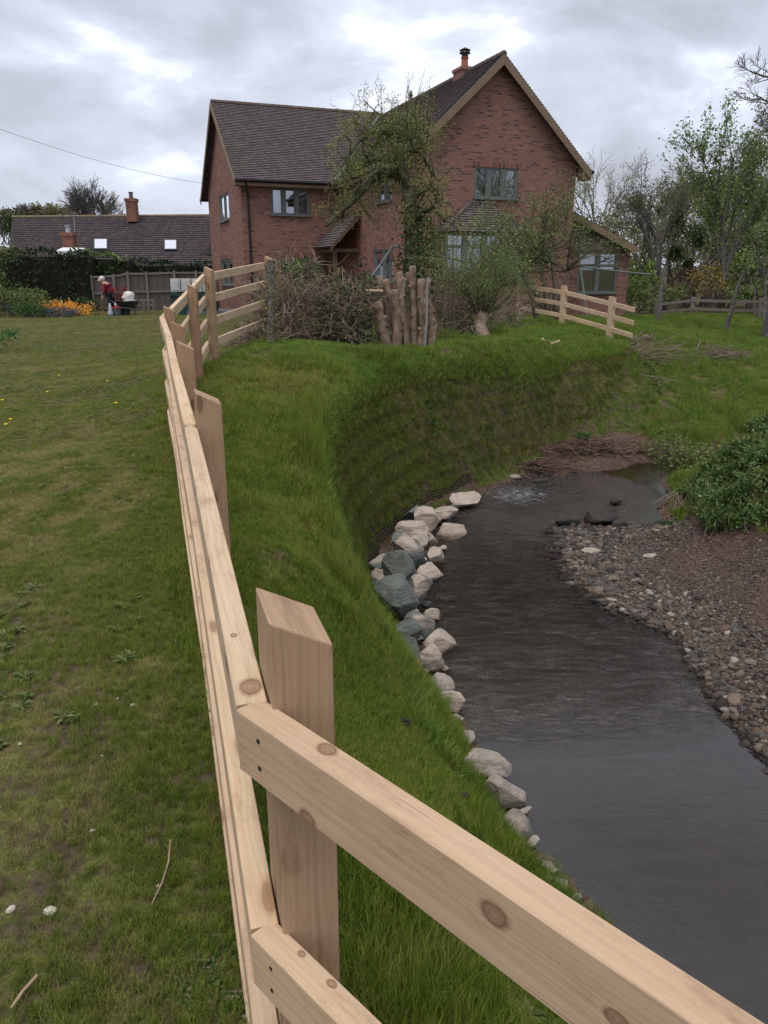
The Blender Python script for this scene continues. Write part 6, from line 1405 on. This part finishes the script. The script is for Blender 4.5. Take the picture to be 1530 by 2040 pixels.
mound('thistle_plant', 'feathery dark green weed at the foot of the near fence on the lawn side', 'weed', (415, 1800), 1.75, (.09, .12, .05), leaf_grassy, 900, .014, seed=10)
mound('thistle_plant', 'feathery green weed just right of the nearest fence post', 'weed', (705, 1490), 2.35, (.08, .1, .06), leaf_grassy, 700, .014, seed=11)
mound('dock_plant', 'broad green weed leaves growing on the steep bank face', 'weed', (858, 835), 10.7, (.06, .08, .14), leaf_grassy, 90, .07, seed=12)
mound('dock_plant', 'pale green tall weed at the far foot of the bank', 'weed', (1165, 825), 13.2, (.08, .1, .14), leaf_grassy, 160, .13, seed=13)

# small marks on the lawn
def at_ground(px, py): q_ = on(px, py); return Vector((q_.x, q_.y, hz(q_.x, q_.y)))
for i, (px, py, w_, lb) in enumerate([(100,1820,26,'round cream stone on the bare lower left turf'),(22,1815,18,'pair of pale stones left of the round cream stone'),(192,1414,12,'pale stone chip nearest the lower lawn fence'),(235,1402,8,'small white stone between two larger chips'),(265,1412,12,'flat white stone chip right of its neighbours'),(42,1493,9,'white pebble at the left edge of the lawn'),(205,1518,7,'tiny white pebble below the stone chips'),(186,1663,12,'thin sliver of pale stone in brown turf'),(315,1770,8,'small white pebble left of the feathery weed')]):
    c0 = at_ground(px, py); mb = MB(); blob(mb, c0+ZA*.004, w_/2*c0.length/F, 130+i, 2, .1, .6, 1, .75, i, 4, .85); tag(mb.build('pebble', mat_noise('cream_pebble', (.42, .38, .3), (.55, .5, .42), 20, .8, .2), smooth=True), lb, 'pebble')
ye = M('dandelion_yellow', (.75, .55, .03), .7)
dl = [(118,753,'dandelion in the mown lawn closest to the worn patch'),(13,854,'dandelion at the left edge of the lawn, lowest one'),(22,843,'dandelion just above the lowest one at the left edge'),(95,786,'dandelion left of the worn brown patch'),(232,812,'lone dandelion near the middle of the lawn'),(64,673,'dandelion in the far lawn at the left'),(155,666,'dandelion in the far lawn in front of the orange flowers'),(215,765,'dandelion midway between worn patch and fence'),(268,640,'dandelion below the wheelbarrow'),(5,803,'dandelion touching the left picture edge')]
for px, py, lb in dl:
    c0 = at_ground(px, py); mb = MB(); mb.lathe(c0+ZA*.03, [(.008, 0), (.019, .006), (.02, .012), (.008, .016)], 9); mb.tube([c0, c0+ZA*.032], .003, 4); tag(mb.build('dandelion', ye), lb, 'flower', 'dandelions in the lawn')
for (rows, r_, lb) in ((((342,1700),(338,1735),(325,1775),(305,1830)), .0025, 'thin curved dry twig lying on the turf beside the feathery weed'), (((78,1965),(50,2000),(28,2040)), .004, 'dry brown stick in the bottom left corner')):
    pts = [at_ground(*r_x)+ZA*.02 for r_x in rows]; mb = MB(); mb.tube(pts, [r_, r_, r_*.9, r_*.6][:len(pts)], 6); tag(mb.build('dry_twig', mat_noise('pale_twig', (.3, .2, .14), (.42, .3, .22), 9)), lb, 'twig')
for i, (px, py, lb) in enumerate([(790,1442,'dark bare soil clod in the bank grass above the pale boulders'),(905,1592,'second dark clod in the bank grass right beside the near rail')]):
    c0 = at_ground(px, py); mb = MB(); blob(mb, c0, .07, 150+i, 3, .35, .35, 1.2, .6, .3, 3, .8); tag(mb.build('soil_clod', mat_noise('dark_soil', (.012, .01, .01), (.035, .028, .024), 25, .95, .6)), lb, 'soil')
# small white flowering stems right of the near post
wf = thing('cuckoo_flower', 'slim white flowered stems in the grass below the near rail', 'flowers', at_ground(740, 1900)); sm = MB(); hd = MB()
for (px, py) in ((710,1838),(690,1815),(775,1895),(785,1935),(808,1985),(730,1910),(760,1960)):
    b_ = at_ground(px+4, py+70); t_ = at(px, py, b_.length*.93); sm.tube([b_, b_.lerp(t_, .5), t_], .0018, 4); hd.cards([tuple(t_+Vector((random.gauss(0, .006), random.gauss(0, .006), random.gauss(0, .006)))) for _ in range(16)], .010, 1.1)
sm.build('stem', leaf_green, wf); hd.build('blossom', mat_leaf('cream_petal', (.5, .5, .34), (.62, .62, .48)), wf)

# ------------------------------------------------------------------ lift everything so the lawn lies near zero
for o in C.objects:
    if o.parent is None and o.type != 'LIGHT': o.location.z += ZC
